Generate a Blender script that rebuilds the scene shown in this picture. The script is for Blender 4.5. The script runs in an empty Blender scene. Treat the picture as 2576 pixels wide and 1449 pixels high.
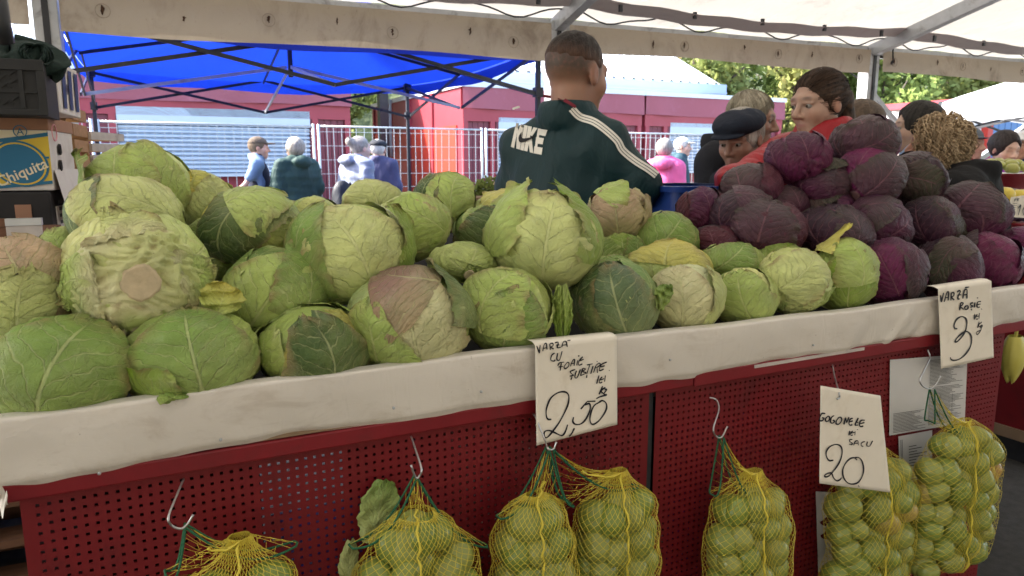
import bpy, bmesh, math, random
import numpy as np
from mathutils import Vector, Matrix, Quaternion
from mathutils.bvhtree import BVHTree
R = math.radians
SC = bpy.context.scene
COL = SC.collection
# ------------------------------------------------------------------ camera, sky, sun, exposure
CAM = np.array([0.0, 0.0, 1.32]); YAW = R(26.6); FL = 1839.0; PITCH = math.atan((724.5 - 410) / FL)
cd = bpy.data.cameras.new('camera'); cam = bpy.data.objects.new('camera', cd); COL.objects.link(cam)
cam.location = CAM; cam.rotation_euler = (math.pi / 2 - PITCH, 0, -YAW)
cd.sensor_width = 36; cd.lens = 36 * FL / 2576; cd.clip_start = .05; cd.clip_end = 500
cd.dof.use_dof = True; cd.dof.focus_distance = 1.35; cd.dof.aperture_fstop = 11
SC.camera = cam
SUN_EL, SUN_AZ = R(42), math.atan2(.52, -.85)          # the sun stands left and slightly behind the kiosks
w = bpy.data.worlds.new('World'); SC.world = w; w.use_nodes = True
nt = w.node_tree; bg = nt.nodes['Background']; sky = nt.nodes.new('ShaderNodeTexSky')
sky.sky_type = 'NISHITA'; sky.sun_disc = False; sky.sun_elevation = SUN_EL; sky.sun_rotation = math.pi / 2 - SUN_AZ
sky.dust_density = 2.5; sky.air_density = 1.0
nt.links.new(sky.outputs[0], bg.inputs[0]); bg.inputs[1].default_value = .15
sl = bpy.data.lights.new('sun', 'SUN'); sl.energy = 3.4; sl.angle = R(.6); sl.color = (1, .95, .87)
so = bpy.data.objects.new('sun', sl); COL.objects.link(so)
so.rotation_euler = Vector((math.cos(SUN_AZ) * math.cos(SUN_EL), math.sin(SUN_AZ) * math.cos(SUN_EL), math.sin(SUN_EL))).to_track_quat('Z', 'Y').to_euler()
so.location = (-8, 6, 9)
vs = SC.view_settings; vs.view_transform = 'Standard'; vs.look = 'None'; vs.gamma = 1; vs.exposure = 2.68
vs.use_curve_mapping = False

# ------------------------------------------------------------------ helpers
_r = np.array([math.cos(YAW), -math.sin(YAW), 0.]); _f = np.array([math.sin(YAW) * math.cos(PITCH), math.cos(YAW) * math.cos(PITCH), -math.sin(PITCH)])
_u = np.cross(_r, _f)
def ray(x, y): return (x - 1288) / FL * _r - (y - 724.5) / FL * _u + _f
def at(x, y, Y):                                   # point on the plane Y = const behind photo pixel (2576 wide)
    d = ray(x, y); return CAM + d * (Y / d[1])
def atD(x, y, D):                                  # point at depth D along the view axis
    return CAM + ray(x, y) * D
def depth(p): return float((np.asarray(p) - CAM) @ _f)
def atZ(x, y, z):
    d = ray(x, y); return CAM + d * ((z - CAM[2]) / d[2])

def link(o, parent=None):
    COL.objects.link(o)
    if parent is not None: o.parent = parent
    return o
def tag(o, label, cat, group=None):
    o['label'] = label; o['category'] = cat
    if group: o['group'] = group
    return o
def struct(o): o['kind'] = 'structure'; return o
def stuff(o): o['kind'] = 'stuff'; return o
def thing(name, label, cat, loc=(0, 0, 0), rz=0, group=None):
    o = bpy.data.objects.new(name, None); o.empty_display_size = .1
    COL.objects.link(o); o.location = loc; o.rotation_euler = (0, 0, rz)
    return tag(o, label, cat, group)
def mesh_np(name, V, F, mat=None, parent=None, smooth=True, cols=None, uv=None):
    me = bpy.data.meshes.new(name)
    me.from_pydata([tuple(v) for v in np.asarray(V, float).tolist()], [], [tuple(f) for f in (F.tolist() if hasattr(F, 'tolist') else F)])
    if smooth: me.polygons.foreach_set('use_smooth', np.ones(len(me.polygons), bool))
    if cols is not None:
        a = me.color_attributes.new('Col', 'FLOAT_COLOR', 'POINT'); c = np.ones((len(me.vertices), 4)); c[:, :3] = cols
        a.data.foreach_set('color', c.ravel())
    if uv is not None:
        a = me.attributes.new('luv', 'FLOAT2', 'POINT'); a.data.foreach_set('vector', np.asarray(uv, float).ravel())
    if mat: me.materials.append(mat)
    me.update()
    return link(bpy.data.objects.new(name, me), parent)
class MB:
    def __init__(s): s.V = []; s.F = []
    def add(s, V, F):
        n = len(s.V); s.V += [tuple(map(float, v)) for v in V]; s.F += [tuple(i + n for i in f) for f in F]; return s
    def box(s, c, d, M=None):
        x, y, z = d[0] / 2, d[1] / 2, d[2] / 2
        V = [Vector((a * x, b * y, e * z)) for e in (-1, 1) for a, b in ((-1, -1), (1, -1), (1, 1), (-1, 1))]
        if M is not None: V = [M @ v for v in V]
        V = [v + Vector(c) for v in V]
        return s.add(V, [(3, 2, 1, 0), (4, 5, 6, 7), (0, 1, 5, 4), (1, 2, 6, 5), (2, 3, 7, 6), (3, 0, 4, 7)])
    def bx(s, x0, x1, y0, y1, z0, z1): return s.box(((x0 + x1) / 2, (y0 + y1) / 2, (z0 + z1) / 2), (x1 - x0, y1 - y0, z1 - z0))
    def bar(s, a, b, wd, hg, up=(0, 0, 1)):
        a = Vector(a); b = Vector(b); d = (b - a); L = d.length; d.normalize()
        sx = d.cross(Vector(up)); sx.normalize(); sz = sx.cross(d)
        M = Matrix((sx, d, sz)).transposed()
        return s.box((a + b) / 2, (wd, L, hg), M)
    def tube(s, pts, r, n=8, cap=True, closed=False):
        P = [Vector(p) for p in pts]; m = len(P); rs = r if hasattr(r, '__len__') else [r] * m
        V = []; up = Vector((.13, .31, .94)); nrm = None
        for i, p in enumerate(P):
            t = (P[(i + 1) % m] - P[i - 1]) if closed else (P[min(i + 1, m - 1)] - P[max(i - 1, 0)])
            if t.length < 1e-9: t = Vector((0, 0, 1))
            t.normalize()
            if nrm is None: nrm = t.orthogonal().normalized()
            nrm = (nrm - t * nrm.dot(t))
            if nrm.length < 1e-6: nrm = t.orthogonal()
            nrm.normalize(); b = t.cross(nrm)
            for k in range(n):
                a = 2 * math.pi * k / n; V.append(p + (nrm * math.cos(a) + b * math.sin(a)) * rs[i])
        F = []
        for i in range(m if closed else m - 1):
            j = (i + 1) % m
            for k in range(n): F.append((i * n + k, i * n + (k + 1) % n, j * n + (k + 1) % n, j * n + k))
        if cap and not closed: F += [tuple(range(n - 1, -1, -1)), tuple((m - 1) * n + k for k in range(n))]
        return s.add(V, F)
    def prism(s, poly, axis_vec):                   # extrude a 3D polygon
        n = len(poly); a = Vector(axis_vec); V = [Vector(p) for p in poly] + [Vector(p) + a for p in poly]
        return s.add(V, [tuple(range(n - 1, -1, -1)), tuple(range(n, 2 * n))] + [(i, (i + 1) % n, n + (i + 1) % n, n + i) for i in range(n)])
    def grid(s, fn, nu, nv):
        V = [fn(i / (nu - 1), j / (nv - 1)) for j in range(nv) for i in range(nu)]
        return s.add(V, [(j * nu + i, j * nu + i + 1, (j + 1) * nu + i + 1, (j + 1) * nu + i) for j in range(nv - 1) for i in range(nu - 1)])
    def lathe(s, prof, c=(0, 0, 0), n=24):
        V = [(c[0] + r * math.cos(2 * math.pi * k / n), c[1] + r * math.sin(2 * math.pi * k / n), c[2] + z) for r, z in prof for k in range(n)]
        return s.add(V, [(i * n + k, i * n + (k + 1) % n, (i + 1) * n + (k + 1) % n, (i + 1) * n + k) for i in range(len(prof) - 1) for k in range(n)])
    def build(s, name, mat, parent=None, smooth=False, bevel=0, auto=False):
        me = bpy.data.meshes.new(name); me.from_pydata(s.V, [], s.F)
        bm = bmesh.new(); bm.from_mesh(me); bmesh.ops.recalc_face_normals(bm, faces=bm.faces)
        if bevel: bmesh.ops.bevel(bm, geom=list(bm.edges), offset=bevel, segments=2, affect='EDGES', profile=.5)
        bm.to_mesh(me); bm.free()
        if smooth: me.polygons.foreach_set('use_smooth', np.ones(len(me.polygons), bool))
        if auto: me.set_sharp_from_angle(angle=R(35))
        me.materials.append(mat)
        return link(bpy.data.objects.new(name, me), parent)
def dup(o, parent=None):
    c = o.copy(); COL.objects.link(c); c.parent = parent
    for ch in list(o.children): dup(ch, c)
    return c

# ------------------------------------------------------------------ materials
class N:
    def __init__(s, name):
        s.m = bpy.data.materials.new(name); s.m.use_nodes = True; s.t = s.m.node_tree
        s.b = s.t.nodes['Principled BSDF']; s.out = s.t.nodes['Material Output']
    def n(s, typ, **k):
        nd = s.t.nodes.new(typ)
        for a, v in k.items():
            if a.startswith('i_'):
                key = a[2:]; nd.inputs[int(key) if key.isdigit() else key].default_value = v
            else: setattr(nd, a, v)
        return nd
    def l(s, a, b): s.t.links.new(a, b)
    def val(s, op, a, b=None, clamp=False):
        nd = s.n('ShaderNodeMath', operation=op, use_clamp=clamp)
        for i, x in enumerate((a, b)):
            if x is None: continue
            if isinstance(x, (int, float)): nd.inputs[i].default_value = x
            else: s.l(x, nd.inputs[i])
        return nd.outputs[0]
    def step(s, x, a, b):                            # smooth map range a..b -> 0..1
        nd = s.n('ShaderNodeMapRange', interpolation_type='SMOOTHSTEP'); s.l(x, nd.inputs[0]); nd.inputs[1].default_value = a; nd.inputs[2].default_value = b
        return nd.outputs[0]
    def mix(s, f, a, b):
        nd = s.n('ShaderNodeMix', data_type='RGBA')
        for i, x in ((0, f), (6, a), (7, b)):
            if isinstance(x, (int, float)): nd.inputs[i].default_value = x
            elif isinstance(x, tuple): nd.inputs[i].default_value = (*x[:3], 1)
            else: s.l(x, nd.inputs[i])
        return nd.outputs[2]
    def coord(s, kind='Object', scale=(1, 1, 1)):
        tc = s.n('ShaderNodeTexCoord'); mp = s.n('ShaderNodeMapping'); mp.inputs[3].default_value = scale; s.l(tc.outputs[kind], mp.inputs[0]); return mp.outputs[0]
    def noise(s, sc, co=None, det=4, rough=.55, dist=0):
        nd = s.n('ShaderNodeTexNoise'); nd.inputs['Scale'].default_value = sc; nd.inputs['Detail'].default_value = det; nd.inputs['Roughness'].default_value = rough; nd.inputs['Distortion'].default_value = dist
        if co is not None: s.l(co, nd.inputs[0])
        return nd.outputs[0]
    def bump(s, h, strength=.3, dist=.01, prev=None):
        nd = s.n('ShaderNodeBump'); nd.inputs['Strength'].default_value = strength; nd.inputs['Distance'].default_value = dist; s.l(h, nd.inputs['Height'])
        if prev is not None: s.l(prev, nd.inputs['Normal'])
        return nd.outputs[0]
def pm(name, col, rough=.6, var=.15, sc=20, bump=.0, bsc=60, metal=0, spec=.3, dirt=None, dirtsc=6, stretch=(1, 1, 1), bdist=.004):
    s = N(name); co = s.coord('Object', stretch)
    n1 = s.noise(sc, co); c2 = tuple(max(0, x * (1 - var * 2)) for x in col); c1 = tuple(min(1, x * (1 + var)) for x in col)
    c = s.mix(n1, c2, c1)
    if dirt: c = s.mix(s.val('MULTIPLY', s.step(s.noise(dirtsc, co, 6, .65, .4), .52, .75), dirt[3]), c, dirt[:3])
    s.l(c, s.b.inputs['Base Color']); s.b.inputs['Roughness'].default_value = rough; s.b.inputs['Metallic'].default_value = metal
    s.b.inputs['Specular IOR Level'].default_value = spec
    if bump: s.l(s.bump(s.noise(bsc, co, 5), bump, bdist), s.b.inputs['Normal'])
    return s.m
M = {}
M['white_paint'] = pm('white_paint', (.75, .74, .7), .5, .08, 9, dirt=(.3, .27, .22, .5))
M['alu'] = pm('aluminium', (.46, .48, .50), .45, .12, 14, .1, 90, metal=.35, dirt=(.12, .11, .1, .6), dirtsc=9)
M['dark_steel'] = pm('dark_steel', (.035, .037, .042), .4, .2, 20, dirt=(.12, .11, .1, .3))
M['galv'] = pm('galvanised_steel', (.5, .52, .54), .38, .12, 20, metal=.7)
M['red_paint'] = pm('red_painted_steel', (.2, .012, .018), .42, .12, 7, .06, 160, dirt=(.07, .02, .02, .5), dirtsc=9)
M['kiosk_red'] = pm('kiosk_red_cladding', (.31, .045, .06), .42, .05, 3, dirt=(.30, .08, .095, .4), dirtsc=2)
M['kiosk_wine'] = pm('kiosk_wine_panel', (.17, .035, .05), .42, .06, 3)
M['kiosk_dark'] = pm('kiosk_dark_recess', (.05, .03, .035), .7)
M['shutter'] = pm('roller_shutter_lacquer', (.50, .56, .64), .45, .04, 5)
M['ground'] = pm('wet_asphalt', (.060, .057, .050), .75, .35, 30, .5, 260, dirt=(.1, .095, .09, .6), dirtsc=3)
M['paper'] = pm('sign_paper', (.78, .72, .61), .75, .03, 12, .05, 80, dirt=(.52, .43, .3, .35), dirtsc=14)
M['ink'] = pm('marker_ink', (.012, .012, .018), .45, .1)
M['print_grey'] = pm('document_print', (.1, .1, .1), .7)
M['doc'] = pm('document_sheet', (.62, .61, .6), .35, .05, 8)
M['wood'] = pm('crate_wood', (.42, .24, .11), .75, .25, 8, .25, 40, stretch=(1, 6, 6), dirt=(.2, .1, .04, .5))
M['wood_dark'] = pm('dark_wood', (.16, .075, .04), .7, .25, 8, .2, 40, stretch=(1, 6, 6))
M['wood_old'] = pm('weathered_white_wood', (.55, .5, .46), .8, .2, 12, .3, 40, dirt=(.12, .08, .07, .8), dirtsc=9)
M['board'] = pm('plywood_board', (.26, .18, .11), .8, .2, 10)
M['grey_plastic'] = pm('grey_crate_plastic', (.030, .030, .030), .75, .12, 10, .05, 80)
M['carton_white'] = pm('white_carton', (.66, .62, .58), .8, .06, 8, .1, 60, dirt=(.4, .33, .27, .4))
M['carton_brown'] = pm('brown_carton', (.35, .19, .12), .85, .08, 8, .1, 60)
M['carton_black'] = pm('black_carton', (.022, .02, .02), .6, .2, 10, dirt=(.09, .08, .07, .4))
M['print_yellow'] = pm('yellow_print', (.72, .52, .06), .7, .05, 9)
M['print_cream'] = pm('cream_print', (.78, .70, .50), .7, .04, 9)
M['print_blue'] = pm('teal_blue_print', (.03, .16, .28), .65, .06, 9)
M['print_navy'] = pm('navy_print', (.03, .05, .14), .65, .06, 9)
M['print_pink'] = pm('pink_print', (.75, .35, .37), .7)
M['blue_tub'] = pm('blue_tub_plastic', (.012, .04, .20), .38, .08, 6)
M['hook'] = pm('steel_hook', (.5, .5, .5), .3, .1, 40, metal=.9)
M['net_yellow'] = pm('yellow_net_thread', (.62, .50, .06), .5, .15, 40)
M['net_green'] = pm('green_hem_band', (.02, .13, .06), .7, .3, 200, .5, 400)
M['steel_bowl'] = pm('steel_bowl', (.6, .6, .6), .18, .05, metal=1)
M['yellow_bag'] = pm('yellow_plastic_bag', (.6, .55, .12), .4, .1, 12, .3, 20)
M['trunk'] = pm('tree_bark', (.16, .13, .11), .9, .4, 6, .8, 14, bdist=.05)
M['black_cloth'] = pm('black_cloth', (.012, .012, .014), .9, .2, 20)
def canvas_mat(name, col, trans, dirt, dsc=3, streak=(1, 1, 1), dmin=.5):
    s = N(name); co = s.coord('Object'); n1 = s.noise(1.3, co, 5)
    c = s.mix(n1, tuple(x * .86 for x in col), col)
    c = s.mix(s.val('MULTIPLY', s.step(s.noise(dsc, s.coord('Object', streak), 6, .7, .6), dmin, .78), dirt[3]), c, dirt[:3])
    c = s.mix(s.val('MULTIPLY', s.step(s.noise(55, co, 4, .7), .62, .75), .5), c, dirt[:3])
    d = s.n('ShaderNodeBsdfDiffuse'); tr = s.n('ShaderNodeBsdfTranslucent'); gl = s.n('ShaderNodeBsdfGlossy', i_Roughness=.5)
    bn = s.bump(s.noise(9, co, 5), .35, .02)
    for x in (d, tr): s.l(c, x.inputs[0]); s.l(bn, x.inputs['Normal'])
    s.l(bn, gl.inputs['Normal'])
    mx = s.n('ShaderNodeMixShader', i_0=trans); s.l(d.outputs[0], mx.inputs[1]); s.l(tr.outputs[0], mx.inputs[2])
    m2 = s.n('ShaderNodeMixShader', i_0=.03); s.l(mx.outputs[0], m2.inputs[1]); s.l(gl.outputs[0], m2.inputs[2]); s.l(m2.outputs[0], s.out.inputs[0])
    return s.m
M['tent_canvas'] = canvas_mat('tent_canvas', (.74, .69, .60), .17, (.3, .27, .23, .35), 4)
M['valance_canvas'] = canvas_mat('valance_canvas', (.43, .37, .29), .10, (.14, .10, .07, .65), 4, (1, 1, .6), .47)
M['tent_seam'] = canvas_mat('tent_seam_band', (.42, .38, .38), .1, (.3, .2, .2, .3))
M['blue_canvas'] = canvas_mat('blue_canvas', (.008, .04, .46), .34, (.01, .05, .5, .3), 2)
M['white_gazebo'] = canvas_mat('white_gazebo_canvas', (.8, .82, .86), .3, (.55, .6, .7, .3))
M['kiosk_valance'] = canvas_mat('kiosk_valance_cloth', (.33, .09, .12), .1, (.4, .14, .2, .4), 2)
M['oilcloth'] = None
def oilcloth():
    s = N('white_oilcloth'); co = s.coord('Object')
    c = s.mix(s.noise(5, co, 5), (.60, .555, .49), (.70, .655, .585))
    c = s.mix(s.val('MULTIPLY', s.step(s.noise(9, s.coord('Object', (1, 1, 2.5)), 6, .7, .5), .5, .75), .45), c, (.40, .33, .25))
    c = s.mix(s.val('MULTIPLY', s.step(s.noise(75, co, 3, .6), .71, .76), .6), c, (.2, .16, .12))
    s.l(c, s.b.inputs['Base Color']); s.b.inputs['Roughness'].default_value = .42
    h = s.val('ADD', s.val('MULTIPLY', s.noise(420, s.coord('Object', (.35, 1, 1)), 2), .25), s.noise(7, s.coord('Object', (.6, 1, 2)), 5))
    b0 = s.bump(h, .10, .010); wn = s.noise(3.2, s.coord('Object', (1.6, 1, .9)), 4, .6, 1.6)
    rd = s.val('ABSOLUTE', s.val('SUBTRACT', wn, .5)); b0 = s.bump(s.step(rd, 0., .05), .10, .003, b0); b0 = s.bump(s.noise(5, s.coord('Object', (1, 1, .5)), 3, .5, .8), .35, .018, b0)
    s.l(b0, s.b.inputs['Normal']); return s.m
M['oilcloth'] = oilcloth()
def tomato_mat(name, a, b):
    s = N(name); co = s.coord('Object'); oi = s.n('ShaderNodeObjectInfo')
    c = s.mix(s.noise(14, co, 3), a, b); c = s.mix(s.val('MULTIPLY', oi.outputs['Random'], .6), c, (.34, .34, .10))
    c = s.mix(s.val('MULTIPLY', s.step(s.noise(120, co, 3), .7, .76), .4), c, (.3, .2, .06))
    s.l(c, s.b.inputs['Base Color']); s.b.inputs['Roughness'].default_value = .3; s.b.inputs['Subsurface Weight'].default_value = 0; return s.m
M['tomato'] = tomato_mat('green_tomato_skin', (.12, .19, .03), (.25, .31, .065))
M['tomato_red'] = tomato_mat('ripening_tomato_skin', (.42, .17, .05), (.40, .30, .08))
M['apple'] = tomato_mat('green_apple_skin', (.34, .38, .07), (.45, .44, .12))
M['quince'] = tomato_mat('yellow_quince_skin', (.70, .52, .06), (.60, .5, .08))
M['plum'] = pm('plum_skin', (.035, .025, .06), .45, .4, 12)
# ------------------------------------------------------------------ ground and hill
g = MB().grid(lambda u, v: ((u - .4) * 420, (v - .2) * 420, 0), 2, 2).build('ground', M['ground']); struct(g)
def foliage_mat(name, a, b, c):
    s = N(name); co = s.coord('Object'); gi = s.n('ShaderNodeObjectInfo'); at_ = s.n('ShaderNodeAttribute', attribute_name='Col')
    col = s.mix(s.step(s.noise(.7, co, 3), .35, .65), a, b); col = s.mix(s.step(s.noise(2.2, co, 4), .55, .75), col, c)
    col = s.mix(.45, col, at_.outputs[0])
    d = s.n('ShaderNodeBsdfDiffuse'); t = s.n('ShaderNodeBsdfTranslucent'); s.l(col, d.inputs[0]); s.l(col, t.inputs[0])
    mx = s.n('ShaderNodeMixShader', i_0=.35); s.l(d.outputs[0], mx.inputs[1]); s.l(t.outputs[0], mx.inputs[2]); s.l(mx.outputs[0], s.out.inputs[0]); return s.m
M['leaf_a'] = foliage_mat('tree_leaves_green', (.17, .22, .07), (.29, .32, .13), (.42, .38, .15))
M['leaf_b'] = foliage_mat('tree_leaves_autumn', (.22, .23, .09), (.34, .31, .12), (.48, .32, .13))
M['leaf_c'] = foliage_mat('ivy_leaves', (.11, .17, .05), (.22, .30, .09), (.32, .40, .11))
M['hill'] = pm('hillside_scrub', (.15, .17, .07), .95, .5, .8, .9, 2, bdist=.4)
def hillf(u, v):
    x = -60 + 190 * u; y = 42 + 40 * v
    return (x, y, -1 + 26 * v ** .6 + .8 * math.sin(x * .21) * v + .6 * math.sin(x * .53 + 2))
struct(MB().grid(hillf, 60, 14).build('hillside', M['hill'], smooth=True))
rngT = np.random.default_rng(4)
def leaf_cloud(name, blobs, n, size, mat, parent, rng):
    P = []; vol = np.array([b[3] * b[4] * b[5] for b in blobs]) ** .7; vol /= vol.sum()
    for b, k in zip(blobs, rng.multinomial(n, vol)):
        d = rng.normal(size=(k, 3)); d /= np.linalg.norm(d, axis=1)[:, None]
        r = rng.uniform(.55, 1.06, k) ** .6
        r *= 1 + .18 * np.sin(d[:, 0] * 7 + b[0]) * np.sin(d[:, 2] * 6 + b[1])
        P.append(np.array(b[:3]) + d * r[:, None] * np.array(b[3:6]))
    P = np.concatenate(P); k = len(P)
    a = rng.normal(size=(k, 3)); a /= np.linalg.norm(a, axis=1)[:, None]; c = np.cross(a, rng.normal(size=(k, 3))); c /= np.linalg.norm(c, axis=1)[:, None]
    s = size * rng.uniform(.6, 1.5, k)[:, None]
    V = np.stack([P - a * s, P + c * s * .55, P + a * s, P - c * s * .55], 1).reshape(-1, 3)
    F = np.arange(4 * k).reshape(-1, 4)
    cc = np.array([.17, .21, .07]) * rng.uniform(.4, 2.4, (k, 1)) * np.array([1, 1, 1]) + rng.uniform(0, .08, (k, 1)) * np.array([1, .7, .1])
    return mesh_np(name, V, F, mat, parent, smooth=False, cols=np.repeat(cc, 4, 0))
TREES = [  # x, y, height, radius, material, label
    (12.5, 31, 8.0, 2.4, 'leaf_a', 'leafy green tree behind the market hall roof end'),
    (17.5, 33, 9.0, 2.9, 'leaf_a', 'broad green tree right behind the white roof edge'),
    (20.2, 28.5, 8.0, 2.5, 'leaf_b', 'pale autumn tree just past the roof end'),
    (22.5, 31, 9.5, 2.8, 'leaf_b', 'yellowing autumn tree above the wine red kiosks'),
    (24.2, 27.5, 8.5, 2.6, 'leaf_a', 'bushy green tree close behind the wine red kiosks'),
    (27.0, 32, 10.2, 2.9, 'leaf_a', 'green tree rising behind the woman in red'),
    (28.6, 26.5, 8.6, 2.6, 'leaf_b', 'yellow green tree left of the tent post'),
    (31.5, 30, 9.8, 2.8, 'leaf_c', 'ivy covered tree beside the tent post'),
    (32.6, 24.5, 8.6, 2.6, 'leaf_c', 'ivy thicket tree right beside the tent post'),
    (35.5, 28, 10.0, 2.9, 'leaf_c', 'dense ivy green tree left of the thick trunk'),
    (37.4, 22.5, 9.0, 2.7, 'leaf_a', 'light green tree in front of the thick trunk'),
    (40.5, 24.5, 10.5, 2.8, 'leaf_c', 'ivy tree with a thick pale trunk over the white gazebo'),
    (43.5, 21.0, 9.6, 3.0, 'leaf_a', 'tall green tree behind the white gazebo roof'),
    (49.0, 22, 10.0, 3.2, 'leaf_a', 'large green tree past the white gazebo'),
    (8.2, 36, 7.0, 2.3, 'leaf_a', 'small tree seen through the gap between the kiosks')]
for i, (x, y, h, r, mt, lab) in enumerate(TREES):
    t = thing('tree', lab, 'tree', (x, y, 0), 0, 'trees behind the kiosks')
    tk = MB(); pts = [(.15 * math.sin(k * 1.3 + i), .1 * math.cos(k + i), h * .75 * k / 6) for k in range(7)]
    th = .42 if 'thick' in lab else .2
    tk.tube(pts, [th * (1 - .1 * k) for k in range(7)], 9)
    for k in range(7):
        a = k * 2.4 + i; z0 = h * (.3 + .06 * k); L = r * rngT.uniform(.6, .95)
        tk.tube([(0, 0, z0), (L * .5 * math.cos(a), L * .5 * math.sin(a), z0 + L * .45), (L * math.cos(a), L * math.sin(a), z0 + L * .8)], [.09, .06, .02], 6)
    tk.build('trunk', M['trunk'], t, smooth=True)
    bl = []
    for k in range(15):
        a = rngT.uniform(0, 6.28); q = rngT.uniform(.1, .85) * r; zz = h * rngT.uniform(.22, .92); f = 1 - .45 * abs(zz / h - .5)
        s_ = r * rngT.uniform(.32, .55)
        bl.append((q * math.cos(a) * f, q * math.sin(a) * f, zz, s_, s_, s_ * .8))
    leaf_cloud('crown', bl, 5200, .17, M[mt], t, rngT)
# ------------------------------------------------------------------ market hall roof behind the kiosks
hall = thing('market_hall', 'long open market hall with white ribbed metal roof behind the red kiosks', 'building', (0, 20, 0))
x0h, x1h = -26.0, 17.8
rf = MB(); nr = 116
prof = []
for k in range(nr):
    xa = x0h + (x1h - x0h) * k / nr; wdt = (x1h - x0h) / nr
    prof += [(xa, 0), (xa + wdt * .3, 0), (xa + wdt * .36, .05), (xa + wdt * .64, .05), (xa + wdt * .7, 0)]
prof.append((x1h, 0))
Vr = [(x, y, z + dz) for (y, z) in ((-.25, 3.95), (3.4, 5.75), (7.0, 4.2)) for x, dz in prof]; n_ = len(prof)
rf.add(Vr, [(j * n_ + i, j * n_ + i + 1, (j + 1) * n_ + i + 1, (j + 1) * n_ + i) for j in range(2) for i in range(n_ - 1)])
M['roof_white'] = pm('white_roof_sheet', (.62, .66, .70), .4, .05, 2)
rf.build('roof', M['roof_white'], hall)
M['fascia'] = pm('blue_grey_fascia', (.38, .47, .62), .45, .05, 2)
MB().bx(x0h, x1h + .15, -.40, -.28, 3.45, 3.93).build('fascia', M['fascia'], hall)
MB().bx(x0h, x1h + .15, -.43, -.402, 3.62, 3.68).build('gutter_trim', M['fascia'], hall)
for k in range(8):
    MB().bx(-22 + 5.6 * k, -21.75 + 5.6 * k, .1, .35, 0, 3.9).build('post', M['dark_steel'], hall)
for k in range(9): MB().bar((x0h, .5 + .75 * k, 3.95 + .3 * min(k, 8 - k)), (x1h, .5 + .75 * k, 3.95 + .3 * min(k, 8 - k)), .08, .14).build('purlin', M['dark_steel'], hall)
# ------------------------------------------------------------------ kiosks
def kiosk(label, X0, X1, Y0, Y1, zt, wins, side_panels=0, posts=()):
    t = thing('kiosk', label, 'kiosk', (0, 0, 0), 0, 'red kiosks behind the wire fence')
    MB().bx(X0, X1, Y0 + .12, Y1, .1, zt - .05).build('wall', M['kiosk_red'], t)
    MB().bx(X0 - .05, X1 + .05, Y0 - .08, Y1 + .05, zt - .05, zt + .06).build('roof', M['roof_white'], t)
    MB().bx(X0, X1, Y0, Y0 + .118, zt - .82, zt - .5).build('header_beam', M['kiosk_red'], t)
    nv = 40; def_v = MB().grid(lambda u, v: (X0 - .02 + (X1 - X0 + .04) * u, Y0 - .05 + .03 * math.sin(u * 23 + 2 * math.sin(u * 9)) * v, zt - .02 - .50 * v - .03 * abs(math.sin(u * 4)) * v), nv, 6)
    def_v.build('valance', M['kiosk_valance'], t, smooth=True)
    for px in posts: MB().bx(px - .06, px + .06, Y0 - .01, Y0 + .117, .1, zt - .82).build('post', M['kiosk_red'], t)
    for (a, b) in zip(posts[:-1], posts[1:]):
        if any(wx0 < (a + b) / 2 < wx1 for wx0, wx1, _, _ in wins): continue
        n = max(2, int((b - a - .12) / .13)); st = (b - a - .13) / n
        for k in range(n):
            MB().bx(a + .065 + st * k, a + .065 + st * (k + 1) - .012, Y0 + .06, Y0 + .115, .1, zt - .825).build('cladding_board', M['kiosk_wine'], t)
    for wx0, wx1, wz0, wz1 in wins:
        wn = MB().bx(wx0 - .06, wx1 + .06, Y0 + .02, Y0 + .117, wz1, wz1 + .07).bx(wx0 - .06, wx0, Y0 + .02, Y0 + .117, wz0, wz1).bx(wx1, wx1 + .06, Y0 + .02, Y0 + .117, wz0, wz1).build('window', M['kiosk_wine'], t)
        hb = wz0 + (wz1 - wz0) * .74
        MB().bx(wx0, wx1, Y0 + .0, Y0 + .10, hb, wz1 - .003).build('shutter_box', M['shutter'], wn)
        sl_ = MB(); ns = int((hb - wz0) / .085); st = (hb - wz0) / ns
        for k in range(ns):
            za = wz0 + st * k
            sl_.prism([(wx0 + .01, Y0 + .115, za), (wx0 + .01, Y0 + .095, za + st * .10), (wx0 + .01, Y0 + .035, za + st * .35), (wx0 + .01, Y0 + .035, za + st * .62), (wx0 + .01, Y0 + .115, za + st)], (wx1 - wx0 - .02, 0, 0))
        sl_.build('shutter_slats', M['shutter'], wn)
        MB().bx(wx0 - .06, wx1 + .06, Y0 - .1, Y0 + .117, wz0 - .06, wz0).build('sill', M['shutter'], wn)
    for k in range(side_panels):
        y0 = Y0 + .35 + (Y1 - Y0 - .4) * k / side_panels; y1 = y0 + (Y1 - Y0 - .4) / side_panels - .25
        MB().bx(X0 - .035, X0 - .003, y0, y1, .25, zt - .9).build('side_panel', M['kiosk_side'], t)
        MB().bx(X0 - .05, X0 - .003, y1 + .06, y1 + .19, .1, zt - .02).build('side_post', M['kiosk_red'], t)
    if side_panels: MB().tube([(X0 - .1, Y1 - 2.2, zt + .05), (X0 - .12, Y1 - 2.2, zt - .6), (X0 - .1, Y1 - 2.2, zt - 1.6)], .045, 8).build('drain_pipe', M['shutter'], t, smooth=True)
    return t
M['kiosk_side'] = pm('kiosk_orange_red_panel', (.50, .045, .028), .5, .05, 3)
zk = lambda x, y: at(x, y, 16.0)[2]
xk = lambda x: at(x, 400, 16.0)[0]
ws = zk(302, 266), zk(430, 437)
kiosk('red kiosk with a wide closed roller shutter behind the blue gazebo', -2.4, xk(885), 16.0, 21.5, 3.05, [(xk(302), xk(784), ws[1], ws[0])], 0, (xk(215), xk(290), xk(797), xk(878)))
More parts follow.
